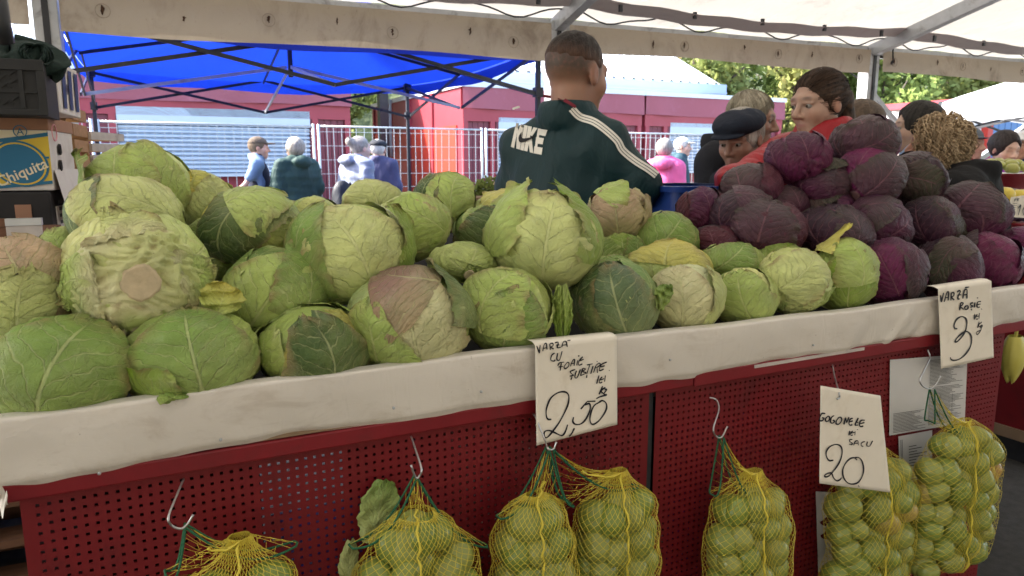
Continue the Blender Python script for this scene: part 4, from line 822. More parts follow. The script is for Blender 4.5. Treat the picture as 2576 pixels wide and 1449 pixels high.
S1 = [('word VARZĂ', [[(85, 168), (118, 262)], [(118, 262), (128, 158)], [(160, 235), (180, 150), (205, 140), (215, 215)], [(165, 200), (212, 190)], [(258, 220), (248, 145)], [(248, 145), (285, 135), (290, 165), (258, 185)], [(258, 185), (300, 208)], [(315, 130), (350, 120), (355, 140), (345, 190), (390, 185)], [(330, 160), (372, 155)], [(400, 185), (420, 120), (455, 115), (470, 180)], [(405, 160), (468, 152)], [(470, 100), (510, 97)]], 14),
      ('word CU', [[(312, 258), (275, 285), (262, 345), (300, 360), (318, 345)], [(350, 258), (338, 335), (372, 345), (405, 235)]], 15),
      ('word FOAIE', [[(350, 420), (370, 385), (430, 372)], [(395, 385), (380, 480)], [(360, 435), (415, 425)], [(470, 375), (430, 430), (445, 455), (485, 425), (490, 385), (470, 375)], [(508, 425), (540, 350), (562, 345), (555, 420)], [(515, 395), (558, 388)], [(600, 350), (590, 415)], [(605, 300), (622, 290)], [(665, 305), (620, 355), (615, 410), (660, 395)], [(630, 355), (678, 335)]], 14),
      ('word SUBȚIRE', [[(570, 465), (510, 490), (520, 515), (545, 540), (500, 550)], [(530, 560), (515, 597)], [(585, 480), (565, 560), (595, 565), (635, 465)], [(665, 450), (635, 545)], [(665, 450), (700, 460), (665, 490), (705, 510), (635, 545)], [(720, 408), (790, 395)], [(755, 405), (715, 520)], [(718, 530), (712, 572)], [(795, 420), (765, 520)], [(830, 420), (800, 505)], [(830, 415), (870, 385), (885, 410), (835, 445)], [(845, 450), (850, 510)], [(845, 365)], [(968, 372), (905, 400), (875, 455), (882, 480), (930, 460)], [(890, 435), (942, 418)], [(998, 478)]], 14),
      ('words lei kg', [[(870, 540), (840, 645)], [(910, 558), (875, 600), (880, 635), (910, 625)], [(885, 600), (935, 580)], [(950, 540), (940, 620)], (20, [(915, 675), (870, 780)]), (18, [(950, 690), (895, 735), (925, 770)]), (18, [(940, 715), (965, 720), (930, 775), (965, 785), (880, 810), (835, 835)])], 14),
      ('price 2,50', [[(270, 1095), (225, 1090), (205, 1040), (210, 950), (260, 830), (340, 765), (410, 745), (465, 760), (490, 810), (480, 900), (440, 1000), (370, 1130), (290, 1240), (230, 1310), (195, 1325), (175, 1290), (190, 1245), (245, 1235), (310, 1260), (370, 1290), (410, 1295), (445, 1250), (475, 1160)], [(560, 1205), (530, 1265), (495, 1310)], [(825, 865), (720, 868)], [(720, 870), (640, 965)], [(690, 915), (745, 895), (760, 940), (740, 1020), (690, 1110), (630, 1155), (570, 1155), (540, 1120), (550, 1065)], [(870, 880), (810, 920), (770, 1000), (755, 1090), (770, 1145), (805, 1155), (870, 1110), (930, 1030), (965, 950), (955, 885), (910, 858), (870, 880)]], 19)]
S2 = [('word VARZĂ', [[(85, 275), (100, 385)], [(100, 385), (135, 240)], [(145, 380), (185, 240), (212, 235), (205, 360)], [(155, 320), (210, 310)], [(248, 360), (255, 240)], [(255, 240), (295, 240), (290, 290), (255, 300), (300, 355)], [(345, 230), (380, 205), (395, 225), (365, 280), (360, 335), (390, 335)], [(350, 280), (410, 268)], [(435, 330), (460, 205), (500, 195), (500, 330)], [(445, 275), (500, 265)], [(470, 160), (535, 148)]], 20),
      ('word ROȘIE', [[(400, 395), (385, 512)], [(400, 395), (440, 400), (430, 430), (395, 450), (450, 500)], [(490, 440), (465, 470), (480, 500), (515, 485), (515, 445), (490, 440)], [(600, 395), (560, 405), (560, 430), (590, 445), (555, 470)], [(560, 505), (580, 500)], [(625, 390), (615, 470)], [(720, 375), (670, 385), (655, 440), (670, 468), (705, 460)], [(665, 425), (715, 415)], [(655, 318), (675, 320)], [(728, 495)]], 20),
      ('words lei kg', [[(622, 570), (615, 660)], [(660, 575), (635, 620), (650, 655), (672, 645)], [(640, 618), (690, 600)], [(698, 555), (688, 645)], [(690, 690), (668, 790)], [(735, 695), (680, 745), (705, 775)], [(735, 745), (710, 765), (720, 790), (740, 765), (735, 745), (715, 830), (670, 890), (648, 880), (660, 850), (715, 828)]], 13),
      ('price 3', [[(350, 805), (310, 795), (300, 750), (330, 670), (380, 625), (430, 612), (480, 640), (500, 700), (490, 790), (470, 850), (420, 930), (360, 995), (320, 1010), (320, 985), (360, 930), (430, 870), (490, 845), (540, 870), (570, 930), (570, 1030), (530, 1130), (460, 1220), (380, 1280), (300, 1298), (255, 1285), (240, 1250)]], 21)]
S3 = [('word GOGONELE', [[(165, 400), (120, 400), (95, 450), (95, 490), (125, 490), (150, 460), (120, 455)], [(200, 430), (170, 465), (175, 500), (210, 490), (220, 450), (200, 430)], [(280, 425), (245, 450), (232, 505), (255, 525), (285, 500), (260, 485)], [(345, 445), (310, 490), (305, 530), (340, 535), (375, 490), (370, 455), (345, 445)], [(405, 540), (425, 450)], [(425, 450), (440, 520)], [(440, 520), (470, 445)], [(520, 460), (485, 475), (470, 530), (490, 550), (515, 540)], [(480, 505), (520, 495)], [(590, 455), (545, 550)], [(545, 550), (590, 548)], [(560, 500), (590, 520)], [(675, 485), (625, 490), (605, 540), (620, 568), (655, 560)], [(615, 530), (670, 515)]], 17),
      ('words lei SACU', [[(478, 620), (470, 680)], [(520, 625), (490, 650), (495, 680), (520, 675)], [(492, 655), (545, 640)], [(550, 630), (545, 680)], [(580, 605)], [(515, 735), (485, 735), (480, 760), (510, 780), (505, 800), (470, 795)], [(530, 810), (550, 760), (585, 755), (590, 810)], [(535, 785), (592, 780)], [(675, 760), (635, 775), (628, 810), (655, 825)], [(710, 760), (700, 810), (735, 820), (775, 750)]], 12),
      ('price 20', [[(270, 1000), (215, 1005), (180, 950), (180, 890), (220, 830), (290, 800), (350, 810), (380, 860), (375, 950), (340, 1040), (280, 1130), (210, 1205), (165, 1215), (160, 1195), (200, 1170), (245, 1170), (270, 1225), (310, 1265), (350, 1255), (375, 1225)], [(575, 1000), (540, 970), (480, 985), (420, 1050), (390, 1130), (400, 1220), (450, 1290), (520, 1310), (590, 1285), (640, 1210), (660, 1120), (640, 1020), (600, 970), (545, 968)], (24, [(595, 1335)])], 17)]
sign('paper price sign reading 2,50 lei for thin leaved cabbage, taped over the oilcloth edge', [(1346, 868), (1552, 847), (1553, 1068), (1350, 1121)], 1.054, (1333.3, 836.5), .19966, S1, lambda u, v: .003 * math.sin(3 * u) - .006 * max(0, v - .45) * 1.2 + .05 * max(0, u + v - 1.72) ** 1.5, True)
sign('paper price sign reading 3 lei for red cabbage at the right end of the edge', [(2360, 727), (2494, 707), (2500, 900), (2368, 928)], 1.053, (2352.2, 698.1), .1606, S2, lambda u, v: .002 * math.sin(4 * v), True)
sign('paper price sign reading 20 lei a sack, hung from a hook before a tomato bag', [(2064.5, 970), (2215, 995.5), (2240, 1239), (2061.6, 1216)], .955, (2044, 962.3), .1952, S3, lambda u, v: .010 * (u - .5) ** 2 + .012 * max(0, .15 - v - .2 * u))
# ------------------------------------------------------------------ documents on the panel
def document(label, cor, kind):
    TL, TR, BR, BL = [np.array(c, float) for c in cor]; o0 = at(*TL, PY)
    t = thing('document_sheet', label, 'notice', o0, 0, 'notices taped to the red panel')
    def pt(u, v, off): q = (TL * (1 - u) + TR * u) * (1 - v) + (BL * (1 - u) + BR * u) * v; return at(q[0], q[1], PY - off) - o0
    MB().grid(lambda u, v: pt(u, v, .004 + .003 * math.sin(4 * u) * math.sin(3 * v) ** 2), 12, 12).build('sheet', M['doc'], t, smooth=True)
    rr = random.Random(len(label)); ln = MB()
    def seg(u0, u1, v, h): ln.add([pt(u0, v, .0085), pt(u1, v, .0085), pt(u1, v + h, .0085), pt(u0, v + h, .0085)], [(0, 1, 2, 3)])
    if kind == 0:
        for c0, c1, va, vb in ((.52, .97, .05, .40), (.52, .97, .43, .95), (.05, .48, .72, .97)):
            v = va
            while v < vb: seg(c0, c0 + (c1 - c0) * rr.uniform(.6, 1), v, .006); v += .019
        for u in (.515, .66, .82): ln.add([pt(u, .55, .0085), pt(u + .004, .55, .0085), pt(u + .004, .95, .0085), pt(u, .95, .0085)], [(0, 1, 2, 3)])
    elif kind == 1:
        for k in range(30):
            if k not in (8, 9, 18): seg(.3, .3 + rr.uniform(.2, .65), .12 + .028 * k, .008)
        for u0 in (.06, .1): ln.add([pt(u0, .04, .0085), pt(u0 + .015, .04, .0085), pt(u0 + .015, .97, .0085), pt(u0, .97, .0085)], [(0, 1, 2, 3)])
    else:
        for (cu, cv, ru, rv) in ((.55, .38, .42, .07), (.55, .55, .42, .07)):
            ln.add([pt(cu + ru * math.cos(a) * (1 - .3 * (math.sin(a) < 0)), cv + rv * math.sin(a), .0085) for a in [j * 2 * math.pi / 18 for j in range(18)]], [tuple(range(18))])
    ln.build('print', M['print_grey'] if kind < 2 else M['print_red'], t)
M['print_red'] = pm('dark_red_print', (.12, .01, .02), .6)
document('laminated form with small print tables behind the hook at the right', [(2239, 905), (2434, 890), (2427, 1063), (2237, 1096)], 0)
document('framed certificate sheet below the laminated form', [(2260, 1098), (2345, 1082), (2345, 1330), (2268, 1345)], 1)
document('white card with dark red marks half hidden behind the tomato bag', [(2052, 1236), (2120, 1240), (2120, 1420), (2058, 1440)], 2)
# ------------------------------------------------------------------ S-hooks and net bags of green tomatoes
def hook(label, pts, Ys, r=.0017):
    P = [at(x, y, Y) for (x, y), Y in zip(pts, Ys)]; o = P[0]
    cu = catmull([p - o for p in P], 6)
    h = MB().tube(cu, r, 8).build('s_hook', M['hook'], None, smooth=True); h.location = o
    return tag(h, label, 'hook', 'steel hooks hanging from the red rail')
tom_proto = {}
def tomato_mesh(seed):
    rng = np.random.default_rng(seed); nu, nv = 20, 13
    th, ph = np.meshgrid(np.linspace(0.001, np.pi - .001, nv), np.linspace(0, 2 * np.pi, nu, endpoint=False), indexing='ij')
    r = 1 + .035 * np.cos(5 * ph + rng.uniform(0, 6)) * np.sin(th) ** 2 - .13 * np.exp(-(th / .28) ** 2) - .06 * np.exp(-((np.pi - th) / .2) ** 2) + .02 * np.sin(2 * ph + 1)
    V = np.stack([r * np.sin(th) * np.cos(ph), r * np.sin(th) * np.sin(ph), .86 * r * np.cos(th)], -1).reshape(-1, 3)
    F = [(j * nu + i, j * nu + (i + 1) % nu, (j + 1) * nu + (i + 1) % nu, (j + 1) * nu + i) for j in range(nv - 1) for i in range(nu)]
    return V, F
for k in range(3):
    V, F = tomato_mesh(k)
    for mt in ('tomato', 'tomato_red'):
        me = bpy.data.meshes.new('tomato'); me.from_pydata(V.tolist(), [], F); me.polygons.foreach_set('use_smooth', np.ones(len(F), bool)); me.materials.append(M[mt]); tom_proto[(k, mt)] = me
def netbag(label, tlab, hookp, cx, ztop, zbot, hw, hd, corners, seed, Yc=1.02, nl=None, red=()):
    rng = np.random.default_rng(seed); hp = Vector(hookp); C = np.array([cx, Yc])
    bag = thing('net_bag', label, 'bag', (cx, Yc, zbot), 0, 'yellow net bags of green tomatoes')
    O = np.array([cx, Yc, zbot]); TR_ = .0325; toms = []
    z = zbot + .035; L = 0
    while z < ztop - .012:
        n = 7 if hw > .06 else 6
        fr = min(1, .62 + .5 * (z - zbot) / .07, .30 + (ztop - z) / .11)
        for k in range(n):
            a = 2 * math.pi * (k + .5 * (L % 2)) / n + rng.uniform(-.16, .16); rr_ = TR_ * rng.uniform(.80, 1.12)
            if math.sin(a) > .5: continue
            toms.append((cx + (hw - rr_) * fr * math.cos(a), Yc + (hd - rr_) * fr * math.sin(a), z + rng.uniform(-.010, .010), rr_))
        if hw > .085: toms.append((cx, Yc, z + .01, TR_))
        z += .049; L += 1
    for i, (x, y, zz, r_) in enumerate(toms):
        me = tom_proto[(i % 3, 'tomato_red' if i in red else 'tomato')]
        o = bpy.data.objects.new('tomato', me); COL.objects.link(o); o.location = (x, y, zz); o.scale = (r_, r_, r_)
        o.rotation_euler = (rng.uniform(-1.5, 1.5), rng.uniform(-1.5, 1.5), rng.uniform(0, 6))
        tag(o, ('ripening orange green tomato ' if i in red else 'green tomato ') + tlab, 'tomato', 'tomatoes ' + tlab)
    T_ = np.array(toms)
    NR, NC = 29, 76
    ang = np.linspace(0, 2 * np.pi, NC, endpoint=False); zs = np.linspace(zbot, ztop + .022, NR)
    dx, dy = np.cos(ang), np.sin(ang); Rg = np.zeros((NR, NC))
    for (x, y, zz, r_) in toms:
        ri = r_ * 1.10 + .004
        ax, ay = x - cx, y - Yc
        along = ax * dx + ay * dy; perp2 = (ax - along * dx) ** 2 + (ay - along * dy) ** 2
        hh = ri ** 2 - perp2[None, :] - (zs[:, None] - zz) ** 2
        Rg = np.maximum(Rg, np.where(hh > 0, along[None, :] + np.sqrt(np.maximum(hh, 0)), 0))
    base = 1 / np.sqrt((dx / (hw * .86)) ** 2 + (dy / (hd * .86)) ** 2)
    taper = np.clip((zs - zbot) / .05, .12, 1)[:, None] ** .5
    taper = taper * np.clip(.30 + (ztop + .01 - zs) / .11, .25, 1)[:, None]
    Rg = np.maximum(Rg, base[None, :] * taper * .95); Rg[0] = .012; Rg[1] = np.minimum(Rg[1], .05)
    for _ in range(2): Rg = (np.roll(Rg, 1, 1) + 2 * Rg + np.roll(Rg, -1, 1)) / 4; Rg[1:-1] = (Rg[:-2] + 2 * Rg[1:-1] + Rg[2:]) / 4
    Rg = np.maximum(Rg, 0)
    body = np.stack([cx + Rg * dx, Yc + Rg * dy, np.repeat(zs[:, None], NC, 1)], -1)
    # rim: pulled up to the hook at front and back, corners flopping out at the sides
    cl, cr_ = np.array(corners[0]), np.array(corners[1]); rim = np.zeros((NC, 3))
    for k in range(NC):
        s_ = abs(math.sin(ang[k])); p = s_ ** .9; side = cr_ if dx[k] > 0 else cl
        q = p ** 1.7
        rim[k] = (np.array([side[0], Yc + (side[1] - Yc) + dy[k] * hd * .35, side[2]])) * (1 - q) + np.array(hp) * q
        rim[k] += np.array([0, -.006 * np.sign(-dy[k]), -.03 * math.sin(math.pi * q)])
    NU = 8; up = []
    for j in range(1, NU + 1):
        t_ = j / NU; e = t_ ** 1.15
        w_ = body[-1] * (1 - e) + rim * e
        w_[:, 2] -= .018 * math.sin(math.pi * t_) * (np.abs(np.sin(ang)) > .3)
        up.append(w_)
    G_ = np.concatenate([body, np.array(up)], 0); n_r = len(G_)
    zz = np.where(np.arange(NC) % 2 == 0, 1, -1)
    mb = MB(); th = .00044
    row = (G_[1:] - G_[:-1]) / 5.0; G2 = G_.copy(); G2[1:-1] += row[1:] * zz[None, :, None]
    E1 = []
    for r_ in range(n_r):
        for c in range(NC):
            if r_ < NR + 2 or (c % 2 == 0 and r_ % 2 == 0): E1.append((r_, c, r_, (c + 1) % NC))
            if r_ + 1 < n_r and True:
                if zz[c] > 0:
                    if r_ < NR: E1.append((r_, c, r_ + 1, (c + 1) % NC)); E1.append((r_, c, r_ + 1, (c - 1) % NC))
                    else: E1.append((r_, c, r_ + 1, c))
    E1 = np.array(E1); A = G2[E1[:, 0], E1[:, 1]]; B = G2[E1[:, 2], E1[:, 3]]
    cen = np.array([cx, Yc, 0]); nv_ = (A + B) / 2 - cen; nv_[:, 2] = 0; nv_ /= np.linalg.norm(nv_, axis=1)[:, None] + 1e-9
    tg = B - A; tl = np.linalg.norm(tg, axis=1)[:, None] + 1e-9; sd = np.cross(tg / tl, nv_); sd /= np.linalg.norm(sd, axis=1)[:, None] + 1e-9
    offs = [nv_ * th, -nv_ * th * .5 + sd * th, -nv_ * th * .5 - sd * th]
    V = np.stack([A + o for o in offs] + [B + o for o in offs], 1).reshape(-1, 3) - O; m = len(E1)
    b6 = (np.arange(m) * 6)[:, None]; F = np.concatenate([b6 + np.array(q)[None] for q in ((0, 1, 4, 3), (1, 2, 5, 4), (2, 0, 3, 5))], 0)
    nt_ = mesh_np('netting', V, F, M['net_yellow'], bag, smooth=False); nt_['kind'] = 'stuff'
    MB().tube([p - O for p in G2[-1]], .0017, 6, closed=True).build('hem_band', M['net_green'], bag, smooth=True)
    # side seam ridge, a frilled strip of doubled net
    sc_ = int(NC * .72); sp = []
    for r_ in range(0, n_r - 3):
        p = G2[r_, sc_] - O; sp.append(p + np.array([.003 * math.sin(r_ * 2.3), -.003 - .002 * math.cos(r_ * 1.7), 0]))
    MB().tube(sp, [.0014 + .0010 * (k % 2) for k in range(len(sp))], 5).build('seam', M['net_yellow'], bag)
    return bag
def zat(x, y, Y): return float(at(x, y, Y)[2])
BY = 1.005
def bag_px(label, tlab, hk, xl_, xr_, ytop, ybot, cl, cr_, seed, Yc=BY, hd=.058, red=()):
    a, b = at(xl_, (ytop + ybot) / 2, Yc), at(xr_, (ytop + ybot) / 2, Yc); h_ = at(*hk, Yc + .01)
    netbag(label, tlab, h_, (a[0] + b[0]) / 2, zat((xl_ + xr_) / 2, ytop, Yc), zat((xl_ + xr_) / 2, ybot, Yc), (b[0] - a[0]) / 2, hd, (at(*cl, Yc), at(*cr_, Yc)), seed, Yc, red=red)
bag_px('yellow net bag of tomatoes on the first hook from the left end', 'in the net bag nearest the left end of the stall', (466, 1322), 470, 760, 1385, 1860, (415, 1440), (748, 1365), 1, hd=.06)
bag_px('yellow net bag of tomatoes hanging in front of the cabbage leaf', 'in the net bag in front of the hanging cabbage leaf', (1046, 1198), 880, 1205, 1325, 1760, (880, 1375), (1225, 1372), 2, hd=.06)
bag_px('yellow net bag of tomatoes hanging left under the 2,50 sign', 'in the left net bag under the 2,50 sign', (1378, 1128), 1240, 1440, 1275, 1680, (1252, 1302), (1440, 1270), 3, hd=.056)
bag_px('yellow net bag of tomatoes hanging right under the 2,50 sign', 'in the right net bag under the 2,50 sign', (1386, 1126), 1444, 1645, 1215, 1640, (1432, 1262), (1605, 1222), 4, Yc=BY + .005, hd=.056)
bag_px('yellow net bag of tomatoes hanging alone right of the panel joint', 'in the net bag right of the panel joint', (1815, 1098), 1780, 1972, 1215, 1640, (1792, 1245), (1890, 1250), 5, hd=.056)
bag_px('yellow net bag of tomatoes behind the sack price sign', 'in the net bag behind the sack price sign', (2112, 1000), 2080, 2282, 1160, 1580, (2110, 1150), (2210, 1140), 6, Yc=1.02, hd=.056, red=(31, 32))
bag_px('yellow net bag of tomatoes with an orange one in front of the laminated form', 'in the net bag in front of the laminated form', (2345, 978), 2304, 2490, 1085, 1425, (2340, 1060), (2425, 1095), 7, hd=.056, red=(22, 23))
hook('steel hook carrying the first tomato bag from the left', [(462, 1205), (445, 1245), (424, 1300), (432, 1322), (455, 1330), (472, 1318), (486, 1295)], [1.07, 1.04, BY, BY, BY, BY, BY])
hook('steel hook carrying the tomato bag before the cabbage leaf', [(1034, 1098), (1045, 1130), (1060, 1178), (1056, 1196), (1046, 1202), (1034, 1170)], [1.07, 1.04, BY, BY, BY, BY])
hook('steel hook half hidden behind the 2,50 sign', [(1343, 1042), (1352, 1060), (1370, 1105), (1378, 1128), (1392, 1130), (1400, 1112)], [1.07, 1.055, 1.03, BY, BY, BY])
hook('steel hook carrying the lone tomato bag right of the panel joint', [(1785, 1000), (1802, 1006), (1808, 1030), (1795, 1075), (1800, 1096), (1815, 1100), (1830, 1072)], [1.07, 1.06, 1.04, BY, BY, BY, BY])
hook('short steel hook piercing the sack price sign', [(2094, 918), (2100, 950), (2110, 985), (2112, 1000), (2106, 1004)], [1.07, 1.03, .96, .953, .95])
hook('long steel hook in front of the laminated form', [(2334, 880), (2339, 900), (2325, 930), (2314, 955), (2322, 972), (2342, 978), (2356, 965), (2366, 946)], [1.07, 1.06, 1.03, BY, BY, BY, BY, BY])
# ------------------------------------------------------------------ stacked boxes and crates on the left
def stackbox(name, label, cat, px_right, y_top, y_bot, Y, wid, dep, rz):
    pt_, pb_ = at(px_right, y_top, Y), at(px_right, y_bot, Y)
    t = thing(name, label, cat, (pb_[0], Y, pb_[2]), R(rz)); t['h'] = 0; del t['h']
    return t, pt_[2] - pb_[2], wid, dep
def ptext(txt, size, mat, parent, M4, shear=0, name='lettering', bold=0.0):
    cu = bpy.data.curves.new('txt', 'FONT'); cu.body = txt; cu.size = size; cu.shear = shear; cu.align_x = 'CENTER'; cu.offset = bold; cu.resolution_u = 3
    o = bpy.data.objects.new('txt', cu); COL.objects.link(o); dg = bpy.context.evaluated_depsgraph_get(); me = bpy.data.meshes.new_from_object(o.evaluated_get(dg))
    bpy.data.objects.remove(o); me.name = name; me.materials.clear(); me.materials.append(mat); me.transform(M4)
    return link(bpy.data.objects.new(name, me), parent)
def quadprint(pts, mat, parent, name, off=0):
    return MB().add(pts, [tuple(range(len(pts)))]).build(name, mat, parent)
# banana carton
t, H, Wd, Dp = stackbox('banana_carton', 'yellow and cream banana carton with blue oval print in the stack', 'carton', 136, 304, 479, 2.80, .52, .34, -7)
MB().bx(-Wd, 0, 0, Dp, 0, H).build('body', M['carton_white'], t, bevel=.004)
MB().bx(-Wd - .004, .004, -.004, Dp + .004, H - .03, H + .012).build('lid', M['carton_brown'], t, bevel=.003)
F_ = lambda x, z, o=.005: (x, -o, z)                 # front face
def arc(z0, z1, k, n=20): return [(-Wd + Wd * i / n, z0 + (z1 - z0) * i / n - k * math.sin(math.pi * i / n)) for i in range(n + 1)]
up_, lo_ = arc(H * .58, H * .70, .018), arc(H * .02, H * .10, .012)
quadprint([F_(x, z, .0045) for x, z in arc(H * .70, H * .82, .018)] + [F_(-.003, H - .032, .0045), F_(-Wd, H - .032, .0045)], M['print_cream'], t, 'cream_print')
quadprint([F_(x, z, .0045) for x, z in lo_] + [F_(x, z, .0045) for x, z in reversed(arc(H * .70, H * .82, .018))], M['print_yellow'], t, 'yellow_print')
for ar, wd in ((arc(H * .64, H * .78, .018), .012), (arc(H * .02, H * .10, .012), .010)):
    quadprint([F_(x, z, .006) for x, z in ar] + [F_(x, z + wd, .006) for x, z in reversed(ar)], M['print_blue'], t, 'stripe_print')
quadprint([F_(-Wd, H * .36, .006), F_(-.003, H * .46, .006), F_(-.003, H * .49, .006), F_(-Wd, H * .39, .006)], M['print_blue'], t, 'stripe_print')
ocx, ocz = -.085, H * .385
for rr_, mt, of in ((.078, 'print_blue', .0065), (.071, 'print_yellow', .0072), (.066, 'print_blue', .0079)):
    quadprint([F_(ocx + rr_ * 1.02 * math.cos(a) * 1.0 + .25 * rr_ * math.sin(a) * .3, ocz + rr_ * .92 * math.sin(a) - .18 * rr_ * math.cos(a), of) for a in [j * 2 * math.pi / 40 for j in range(40)]], M[mt], t, 'oval_print')
ptext('Chiquita', .046, M['print_cream'], t, Matrix.Translation((ocx + .008, -.0088, ocz - .042)) @ Matrix.Rotation(R(24), 4, 'Y').inverted() @ Matrix.Rotation(R(90), 4, 'X'), .1, bold=.0006)
ptext('A', .030, M['print_blue'], t, Matrix.Translation((-.075, -.0062, H * .795)) @ Matrix.Rotation(R(90), 4, 'X'))
MB().tube([(-.075 + .018 * math.cos(a), -.0058, H * .795 + .011 + .018 * math.sin(a)) for a in [j * 2 * math.pi / 24 for j in range(24)]], .0016, 4, closed=True).build('ring_print', M['print_blue'], t)
for (yy, zz) in ((.11, H * .60), (.10, H * .36)): MB().tube([(.0052, yy + .012 * math.cos(a), zz + .016 * math.sin(a)) for a in [j * 2 * math.pi / 14 for j in range(14)]], .004, 4, closed=True).add([(.0055, yy + .012 * math.cos(a), zz + .016 * math.sin(a)) for a in [j * 2 * math.pi / 14 for j in range(14)]], [tuple(range(14))]).build('hand_hole', M['carton_black'], t)
MB().tube([(.006, .055 + .03 * math.cos(a), H * .84 + .026 * math.sin(a)) for a in [j * 2 * math.pi / 24 for j in range(24)]], .0025, 4, closed=True).build('ring_print', M['print_pink'], t)
MB().grid(lambda u, v: (.005 + .03 * v, .01 + (.36) * u, H * .30 - .16 * v), 3, 3).build('side_flap', M['carton_white'], t)
# black carton under it
t, H, Wd, Dp = stackbox('black_carton', 'black fruit carton with white printed side under the yellow one', 'carton', 141, 482, 640, 2.78, .5, .4, -8)
MB().bx(-Wd, 0, 0, Dp, 0, H).build('body', M['carton_black'], t, bevel=.006)
MB().bx(.001, .004, .05, .35, .02, H - .05).build('side_label', M['carton_white'], t)
for k in range(6): MB().bx(.0042, .0052, .08, .26, .05 + .022 * k, .061 + .022 * k).build('print_line', M['print_grey'], t)
MB().bx(-.10, -.055, -.0035, -.001, H - .085, H - .04).build('sticker', M['carton_brown'], t)
# small open wooden tray
t, H, Wd, Dp = stackbox('wooden_tray', 'shallow dark wooden tray with white end in front of the black carton', 'tray', 112, 548, 640, 2.45, .42, .3, -4)
MB().bx(-Wd, -.085, 0, .012, 0, H * .78).build('front_board', M['wood_dark'], t)
MB().bx(-.0845, 0, -.004, .014, 0, H * .8).build('end_panel', M['wood_old'], t); MB().bx(-.085, .002, -.006, .016, H * .8 + .001, H).build('end_cap', M['galv'], t)
MB().bx(-Wd, -.0855, -.002, .014, H * .785, H).build('top_batten', M['wood_dark'], t); MB().bx(-Wd, 0, .016, Dp, 0, H * .6).build('body', M['wood_dark'], t)
# grey plastic crate
t, H, Wd, Dp = stackbox('plastic_crate', 'dark grey plastic crate with woven pattern on top of the yellow carton', 'crate', 116, 152, 291, 2.62, .5, .26, -3)
wl = .012
MB().bx(-Wd, 0, 0, wl, 0, H * .86).build('front_wall', M['grey_plastic'], t); MB().bx(-wl, .0, wl + .001, Dp, 0, H).build('side_wall', M['grey_plastic'], t)
MB().bx(-Wd, -wl - .001, Dp - wl, Dp, 0, H * .9).build('back_wall', M['grey_plastic'], t); MB().bx(-Wd, -wl - .001, wl + .001, Dp - wl - .001, 0, .012).build('floor', M['grey_plastic'], t)
MB().bx(-.13, .006, -.008, -.0005, H * .80, H).bx(-.014, .008, -.009, -.0005, 0, H * .8).build('corner_post', M['grey_plastic'], t, bevel=.002)
MB().bx(-Wd, .008, -.007, -.0005, 0, .018).build('base_rim', M['grey_plastic'], t, bevel=.002); MB().bx(-Wd, -.016, -.006, -.0005, H * .40, H * .43).build('mid_rib', M['grey_plastic'], t)
MB().bx(-Wd, -.132, -.007, -.0005, H * .80, H * .86).build('top_rim', M['grey_plastic'], t); MB().bx(-.06, -.048, -.007, -.0005, .02, H * .8).build('rib', M['grey_plastic'], t)
wv = MB()
for i in range(18):
    for j in range(10):
        x = -Wd + .02 + i * .025; z = .03 + j * (H * .76) / 10
        if x > -.075 or abs(z - H * .41) < .012: continue
        wv.bar((x, -.002, z), (x + .016 * (1 if (i + j) % 2 else -1), -.002, z + .012), .003, .006, up=(0, 1, 0))
wv.build('woven_relief', M['grey_plastic'], t)['kind'] = 'stuff'
nc = at(28, 140, 2.75); nb = thing('net_heap', 'dark green netting bundled on the grey crate', 'net', nc)
rng = np.random.default_rng(8); M['net_dark'] = pm('dark_green_netting', (.012, .03, .024), .7, .4, 90, .6, 200)
def netf(u, v):
    a = 2 * math.pi * u; th = .1 + v * 2.2; r = .10 * (1 + .18 * math.sin(3 * a + 2) + .10 * math.sin(7 * a + 5 * v) + .06 * math.sin(13 * a))
    return (r * 1.3 * math.sin(th) * math.cos(a), r * .9 * math.sin(th) * math.sin(a), .055 * math.cos(th) * (1 + .4 * math.sin(5 * a)) - .02 + .012 * math.sin(9 * a + 4 * v))
MB().grid(netf, 60, 18).build('bundle', M['net_dark'], nb, smooth=True)
for k in range(5): MB().tube([(.06 + .02 * k * .3 + .03 * math.cos(j * .5 + k), -.07 + .02 * math.sin(j + k), .0 + .03 * math.sin(j * .5 + k)) for j in range(14)], .004, 5).build('loop', M['net_dark'], nb, smooth=True)
# dark pole leaning at the far left edge
lp = MB().tube([at(-6, -20, 2.3), at(2, 60, 2.3), at(14, 108, 2.32)], [.02, .022, .02], 10).build('pole', M['dark_steel'], None, smooth=True); tag(lp, 'dark pole end leaning above the grey crate', 'pole')
# banana carton with navy print, behind
t, H, Wd, Dp = stackbox('banana_carton', 'cream carton with navy and gold print behind the grey crate', 'carton', 152, 150, 284, 3.05, .36, .34, -7)
MB().bx(-Wd, 0, 0, Dp, 0, H).build('body', M['carton_white'], t, bevel=.004)
quadprint([F_(-.10, .0), F_(-.003, .0), F_(-.003, H * .45), F_(-.04, H * .62), F_(-.06, H * .5), F_(-.10, H * .7)], M['print_navy'], t, 'navy_print')
quadprint([F_(-.10, H * .08, .006), F_(-.003, H * .38, .006), F_(-.003, H * .44, .006), F_(-.10, H * .15, .006)], M['print_yellow'], t, 'gold_print')
quadprint([F_(-.09, H * .6, .006), F_(-.05, H * .6, .006), F_(-.05, H * .9, .006), F_(-.09, H * .9, .006)], M['print_cream'], t, 'label_print')
for k in range(3): quadprint([(.004, .05 + .1 * k, .02), (.004, .10 + .1 * k, .02), (.004, .12 + .1 * k, H * .9), (.004, .06 + .1 * k, H * .9)], M['print_navy'], t, 'navy_print')
